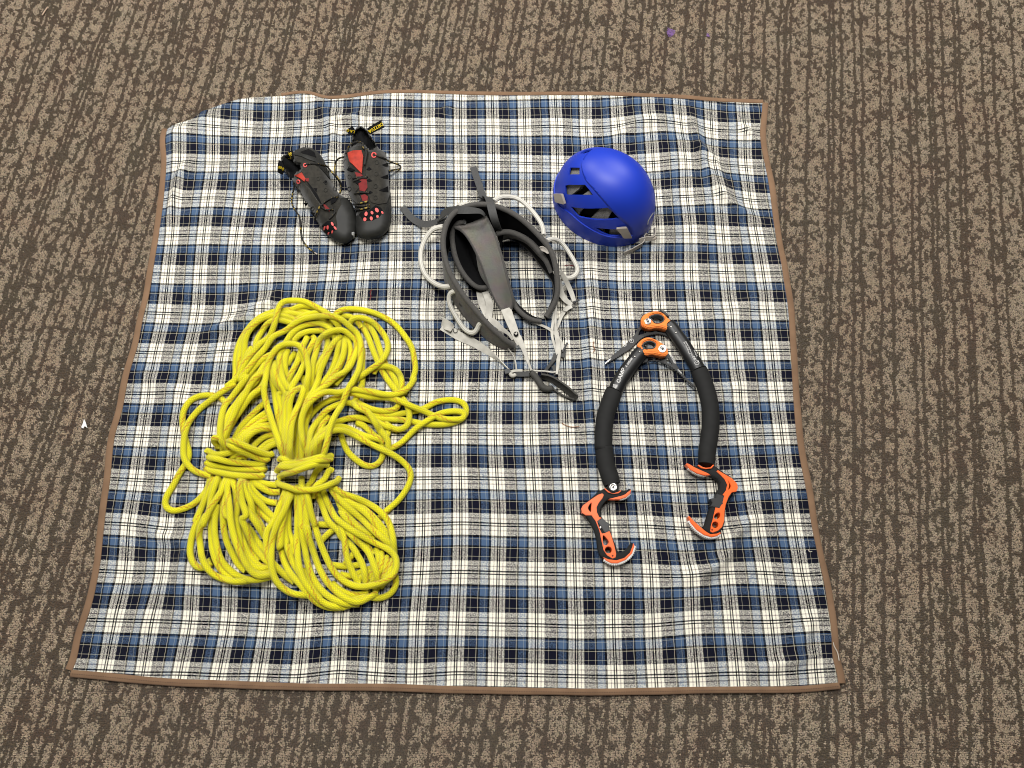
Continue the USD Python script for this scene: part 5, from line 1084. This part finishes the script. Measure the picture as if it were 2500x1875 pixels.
    # elastic risers and their tails
    def strap(name, t, pts, w, side, mat=DGREY, th=.0018, lab=None):
        p = np.asarray(pts, float); s = spline(np.column_stack([t(p[:, :2]), p[:, 2]]), n=max(10, len(p) * 8)); c = at(s[:, :2], Z_CLOTH + s[:, 2] / 1000)
        if np.ndim(side) == 2: side = np.stack([np.interp(np.linspace(0, 1, len(c)), np.linspace(0, 1, len(side)), np.asarray(side, float)[:, k]) for k in range(3)], 1)
        w = np.interp(np.linspace(0, 1, len(c)), np.linspace(0, 1, len(np.atleast_1d(w))), np.atleast_1d(w)) if np.ndim(w) else w
        return put(r, name, ribbon(c, w, side, th), mat, 40, label=lab)
    strap('riser_strap', Q1, [(775, 70, 4), (800, 150, 5), (830, 240, 8), (865, 345, 18), (880, 385, 30)], .0150, (1, -.25, .1))
    strap('riser_strap', Q1, [(880, 372, 40), (905, 358, 58), (925, 375, 82), (945, 440, 112), (970, 540, 112), (995, 620, 96), (1020, 690, 60)], .0165, (1, -.22, .12))
    strap('riser_strap', Q1, [(90, 458, 4), (140, 520, 5), (200, 580, 7), (270, 615, 12), (330, 625, 18), (390, 610, 24), (440, 590, 30)], [.0150, .0150, .0150, .014, .011], [(.55, .75, .1), (.4, .85, .2), (.1, .9, .3), (.0, .9, .5)])
    strap('riser_strap', Q1, [(445, 610, 36), (455, 560, 56), (500, 512, 76), (580, 488, 100), (680, 488, 112), (780, 492, 110), (850, 505, 104), (885, 540, 96)], [.010, .014, .015, .016, .016, .015, .011, .006], [(.5, .5, .8), (.2, .8, .6), (0, .9, .4), (0, .95, .3)])
    for t, c, s, a in ((Q1, (868, 402, 45), (.016, .008, .006), -.2), (Q1, (470, 612, 42), (.018, .009, .006), .7)):
        m = man(trimesh.creation.box(np.array(s) * 1.0)); m = rounded(sg.box(-s[0] / 2, -s[1] / 2, s[0] / 2, s[1] / 2), -s[2] / 2, s[2] / 2, .0015)
        put(r, 'strap_buckle', m.rotate((0, 20, math.degrees(a))).translate(tuple(pz(t, [c])[0])), BUCKLE, 40)
        m = rounded(sg.box(-s[0] * .65, -.002, s[0] * .65, .002), -s[2] * .6, s[2] * .6, .001)
        put(r, 'buckle_bar', m.rotate((0, 20, math.degrees(a))).translate(tuple(pz(t, [c])[0] + [0, .006, .002])), DGREY, 40)
    # pale webbing
    s1 = strap('waist_strap', Q4, [(70, 55, 6), (150, 105, 5), (230, 150, 5), (330, 195, 5), (430, 255, 5), (510, 310, 7), (580, 370, 10), (640, 428, 14)], [.0195, .0185, .0185, .0175, .0160, .0120, .0075, .0045], [(-.5, .85, .1), (-.5, .85, .1), (-.5, .85, .2), (-.5, .6, .5)], WEB)
    strap('strap_fold', Q3, [(180, 752, 9), (215, 775, 11), (262, 808, 11), (292, 832, 9)], .0205, (-.55, .8, .1), WEB, .0030)
    s1m = ribbon(at(spline(Q4([(70, 55), (150, 105), (230, 150), (330, 195)]), n=20), Z_CLOTH + .0065), .03, (-.5, .85, .1))
    put(s1, 'mark', drape(sg.LineString(spline(Q3([(275, 868), (300, 825), (306, 860), (322, 872), (342, 866), (345, 845)]), n=24)).buffer(.65), s1m, .0006, .0004, 1.5), BLACK, False)
    s2 = strap('leg_strap', Q3, [(885, 605, 26), (915, 690, 26), (950, 780, 24), (990, 880, 22), (1040, 1000, 18)], [.0215, .0200, .0180, .0160, .0140], (1, .28, .1), WEB)
    strap('leg_strap', Q4, [(720, 150, 22), (760, 230, 18), (790, 310, 16), (815, 380, 15), (840, 440, 14)], [.0150, .0105, .0072, .0052, .0036], [(1, .3, .1), (1, .3, .3), (.8, .3, .6)], WEB)
    dm = ribbon(at(spline(Q3([(915, 690), (950, 780), (990, 880), (1040, 1000)]), n=20), Z_CLOTH + .024), .03, (1, .28, .1))
    put(s2, 'round_logo', drape(Q3(circle(996, 888, 27)), dm, .0008, .0005, 1.5), BLACK, False); put(s2, 'logo_mark', drape(sg.LineString(Q3([(985, 880), (996, 892), (1006, 884), (1000, 872)])).buffer(1.0), dm, .0016, .0004, 1.0), WEB, False)
    strap('rear_strap', Q3, [(590, 390, 12), (605, 470, 10), (625, 560, 8), (655, 650, 8), (672, 690, 10)], [.013, .016, .016, .012, .009], (1, .2, .05), WEB)
    strap('rear_strap', Q3, [(645, 395, 14), (680, 480, 18), (705, 570, 18), (700, 640, 14), (690, 720, 10)], [.013, .014, .015, .014, .014], [(1, .3, .2), (1, .0, .0), (1, 0, -.2)], WEB)
    strap('tie_in_tape', Q3, [(690, 720, 46), (760, 760, 44), (840, 830, 36), (910, 880, 28), (960, 950, 20)], [.012, .013, .010, .0065, .005], [(.5, .8, .1), (.5, .8, .3), (.8, .5, .4)], WEB)
    strap('belt_tape', Q4, [(540, 160, 14), (590, 200, 12), (640, 255, 10), (680, 310, 9), (700, 370, 9), (708, 430, 10)], [.0180, .0145, .0085, .0045, .0035, .0030], [(-.6, .8, .1), (-.6, .7, .4), (.6, .3, .7)], WEB)
    strap('leg_tape', Q4, [(860, 25, 10), (920, 48, 8), (970, 70, 8), (1010, 95, 9), (1042, 125, 10)], [.006, .005, .005, .006, .006], [(.3, .9, .3), (.3, .8, .5)], WEB)
    strap('side_strap', Q5, [(318, 5, 60), (350, 80, 46), (365, 150, 32), (385, 210, 22), (420, 255, 18), (462, 285, 16)], [0.0072, 0.0086, 0.0108, 0.013, 0.0115, 0.0079], [(1, .1, .1), (1, .3, .1), (.9, .6, .1)], WEB)
    strap('side_strap', Q5, [(365, 0, 58), (400, 60, 44), (435, 130, 30), (460, 190, 22), (482, 255, 18)], [0.0065, 0.0094, 0.0101, 0.0101, 0.0086], (1, .25, .1), WEB)
    strap('side_bar', Q5, [(352, 85, 38), (385, 78, 36), (415, 70, 34)], 0.0061, (.2, 1, .1), WEB); strap('side_bar', Q5, [(380, 165, 24), (415, 135, 26)], 0.0108, (.8, .6, .1), WEB)
    strap('side_strap', Q5, [(462, 295, 16), (420, 320, 14), (385, 365, 12), (355, 440, 10), (335, 500, 10)], [0.0094, 0.0094, 0.0068, 0.0058, 0.0036], [(.3, 1, .1), (.8, .6, .1), (1, .3, .2)], WEB)
    strap('side_strap', Q5, [(340, 240, 30), (325, 320, 22), (312, 400, 14), (300, 480, 10), (302, 560, 8), (325, 640, 8), (335, 690, 8)], [0.0029, 0.0047, 0.0061, 0.0061, 0.0054, 0.0047, 0.0036], (1, .1, .3), WEB)
    strap('side_strap', Q5, [(338, 250, 30), (330, 380, 20), (330, 500, 14), (345, 590, 12), (352, 680, 11), (348, 770, 10), (338, 862, 10)], [0.0025, 0.0036, 0.0043, 0.009, 0.0108, 0.0072, 0.0043], (1, .05, .2), WEB)
    strap('side_strap', Q5, [(340, 500, 14), (360, 570, 12), (385, 620, 10), (385, 660, 9)], [0.0029, 0.0036, 0.0058, 0.0086], (1, .3, .2), WEB)
    for t, c, s, a, mt in ((Q5, (405, 640, 12), (.004, .024, .004), -.5, BUCKLE), (Q5, (500, 255, 16), (.014, .005, .005), .5, BUCKLE), (Q5, (392, 690, 8), (.010, .018, .003), -.3, DGREY), (Q4, (632, 448, 9), (.012, .010, .008), .3, BUCKLE)):
        put(r, 'buckle', rounded(sg.box(-s[0] / 2, -s[1] / 2, s[0] / 2, s[1] / 2), -s[2] / 2, s[2] / 2, .001).rotate((0, 0, math.degrees(a))).translate(tuple(pz(t, [c])[0])), mt, 40)
    strap('buckle_web', Q4, [(700, 468, 9), (760, 470, 10), (820, 466, 12)], .0105, (.05, 1, .25), DGREY, .0035)
    strap('buckle_web', Q4, [(660, 448, 12), (700, 440, 13), (760, 438, 13)], .0050, (.05, 1, .4), WEB)
    put(r, 'buckle_tip', tube(spline(W_(Q4, [(662, 455, 9), (660, 475, 9), (680, 485, 9), (702, 470, 9)]), n=14), .0042, 8), WEB, True)
    put(r, 'tie_in_cord', tube(spline(W_(Q4, [(838, 440, 15), (900, 444, 13), (970, 448, 12), (1020, 456, 11), (1046, 452, 10)]), n=24), .0021, 8), WEB, True)
    strap('dark_strap', Q5, [(245, 830, 10), (285, 780, 9), (315, 735, 9), (330, 690, 9)], .0100, (.7, .6, .2), DGREY); strap('dark_strap', Q5, [(308, 790, 8), (322, 820, 8), (330, 870, 8)], .0085, (1, .1, .2), DGREY)
    # belay loop: a rolled neck and a broad band on edge
    put(r, 'belay_neck', tube(spline(W_(Q4, [(835, 455, 14), (870, 490, 15), (905, 540, 14), (940, 585, 12), (985, 598, 11), (1020, 590, 11)]), n=30), [*np.linspace(.0062, .0072, 15), *np.linspace(.0072, .0060, 15)], 10), BELAY, True)
    put(r, 'belay_loop', between(W_(Q4, [(925, 470, 26), (1000, 485, 26), (1080, 528, 26), (1160, 585, 26), (1232, 648, 24)]), W_(Q4, [(912, 502, 4), (990, 530, 4), (1060, 570, 4), (1130, 625, 4), (1205, 692, 3)]), 36, 5, .002, .0035), BELAY, 40)
    put(r, 'belay_loop', between(W_(Q4, [(1232, 648, 24), (1238, 665, 20), (1225, 690, 12)]), W_(Q4, [(1205, 692, 3), (1200, 698, 3), (1190, 690, 3)]), 10, 4, 0, .003), BELAY, 40)
    put(r, 'belay_loop', between(W_(Q4, [(1225, 692, 8), (1160, 672, 10), (1090, 640, 12), (1020, 590, 14)]), W_(Q4, [(1190, 702, 2), (1140, 675, 2), (1080, 635, 2), (1030, 612, 4)]), 24, 4, 0, .003), BELAY, 40)
    # keepers and the small tag
    put(r, 'belt_keeper', between(W_(N, [(436, 918, 54), (450, 945, 52), (466, 968, 50)]), W_(N, [(432, 985, 10), (445, 1000, 10), (458, 1012, 10)]), 8, 4, -.003, .003), DGREY, 40)
    put(r, 'belt_keeper', between(W_(N, [(622, 1122, 44), (650, 1145, 40), (678, 1165, 36)]), W_(N, [(612, 1180, 9), (640, 1205, 9), (662, 1222, 9)]), 8, 4, -.003, .003), DGREY, 40)
    put(r, 'belt_tag', between(W_(Q2, [(672, 606, 84), (690, 592, 86), (720, 598, 86), (762, 630, 84), (800, 652, 82)]), W_(Q2, [(680, 622, 80), (705, 650, 80), (735, 662, 80), (765, 682, 80), (792, 672, 80)]), 14, 4, .001, .0022), STRAPB, 40)
harness()

# ------------------------------------------------------------------ crumbs, threads and scraps
def thread(name, label, cat, px, r, mat, z=.0012, base=None):
    p = at(spline(px, n=max(8, len(px) * 5)), Z_CLOTH if base is None else base)
    p[:, 2] = (cloth_z(p) if base is None else base) + z
    c = thing(name, label, cat, p[len(p) // 2]); put(c, 'fibre', tube(p, r, 5), mat, True); return c
RUST = plain('rust_thread', (.22, .075, .02), .8); CRIM = plain('crimson_thread', (.20, .02, .02), .8); PALE = plain('pale_thread', (.55, .50, .42), .8); LILAC = plain('lilac_lint', (.22, .12, .30), .9); PAPER = plain('white_paper', (.78, .77, .74), .7)
def crumbs():
    t = lambda x: x
    thread('rust_twig', 'tiny rust brown twig on the blanket left of the tool pick', 'twig', [(1449, 838), (1447, 848), (1451, 856), (1447, 864)], .0009, RUST)
    thread('rust_twig', 'short rust brown straw lying flat below the harness belay loop', 'twig', [(1372, 1034), (1386, 1041), (1402, 1043), (1414, 1042)], .0008, RUST)
    thread('red_thread', 'crimson thread on the blanket above the rope', 'thread', [(908, 708), (904, 716), (906, 724), (903, 732)], .0007, CRIM)
    thread('red_thread', 'crimson thread beside the lower right gear loop', 'thread', [(1378, 650), (1388, 648), (1398, 650), (1408, 653)], .0007, CRIM)
    thread('pale_thread', 'loose white sewing thread sticking out of the right binding near the bottom corner', 'thread', [(2032, 1568), (2034, 1577), (2041, 1590), (2044, 1600), (2046, 1612)], .0009, PALE, .005)
    thread('pale_thread', 'tiny curled white thread on navy cloth near the right edge', 'thread', [(1973, 1341), (1976, 1347), (1982, 1346)], .0008, PALE)
    thread('carpet_fibre', 'pale tan fibre on the carpet in the upper left corner', 'fibre', [(104, 38), (110, 28), (117, 18)], .0016, plain('tan_fibre', (.48, .34, .24), .8), .0012, 0.0)
    thread('carpet_fibre', 'short white fibre on the carpet left of the blanket', 'fibre', [(298, 901), (307, 902)], .0010, PALE, .0012, 0.0)
    thread('carpet_fibre', 'short pale fibre on the carpet by the lower right corner', 'fibre', [(2071, 1712), (2076, 1720)], .0010, PALE, .0012, 0.0)
    for px, n, lab, mat, cat, nm in (((206, 1035), 9, 'white torn paper scrap on the carpet left of the blanket', PAPER, 'paper scrap', 'paper_scrap'), ((1636, 81), 8, 'purple lint tuft on the carpet above the blanket', LILAC, 'lint', 'lint_tuft'), ((1729, 88), 4, 'small dull purple lint speck on the carpet, right of a bigger one', LILAC, 'lint', 'lint_tuft')):
        c = at([px], 0.001)[0]; th = thing(nm, lab, cat, c)
        if nm == 'paper_scrap':
            q = at([(198, 1043), (202, 1034), (205, 1023), (209, 1031), (213, 1045), (207, 1040), (203, 1046)], .002); put(th, 'scrap', rounded(sg.Polygon(q[:, :2]).buffer(0), .0008, .0022, .0003, 1), mat, False)
        else:
            for k in range(n):
                a = rng.uniform(0, 6.28, 2); s = n * .0007
                pts = c + np.stack([rng.normal(0, s, 6), rng.normal(0, s, 6), rng.uniform(0, .003, 6)], 1); put(th, 'fibre', tube(spline(pts, n=18), .0007, 5), mat, True)
crumbs()
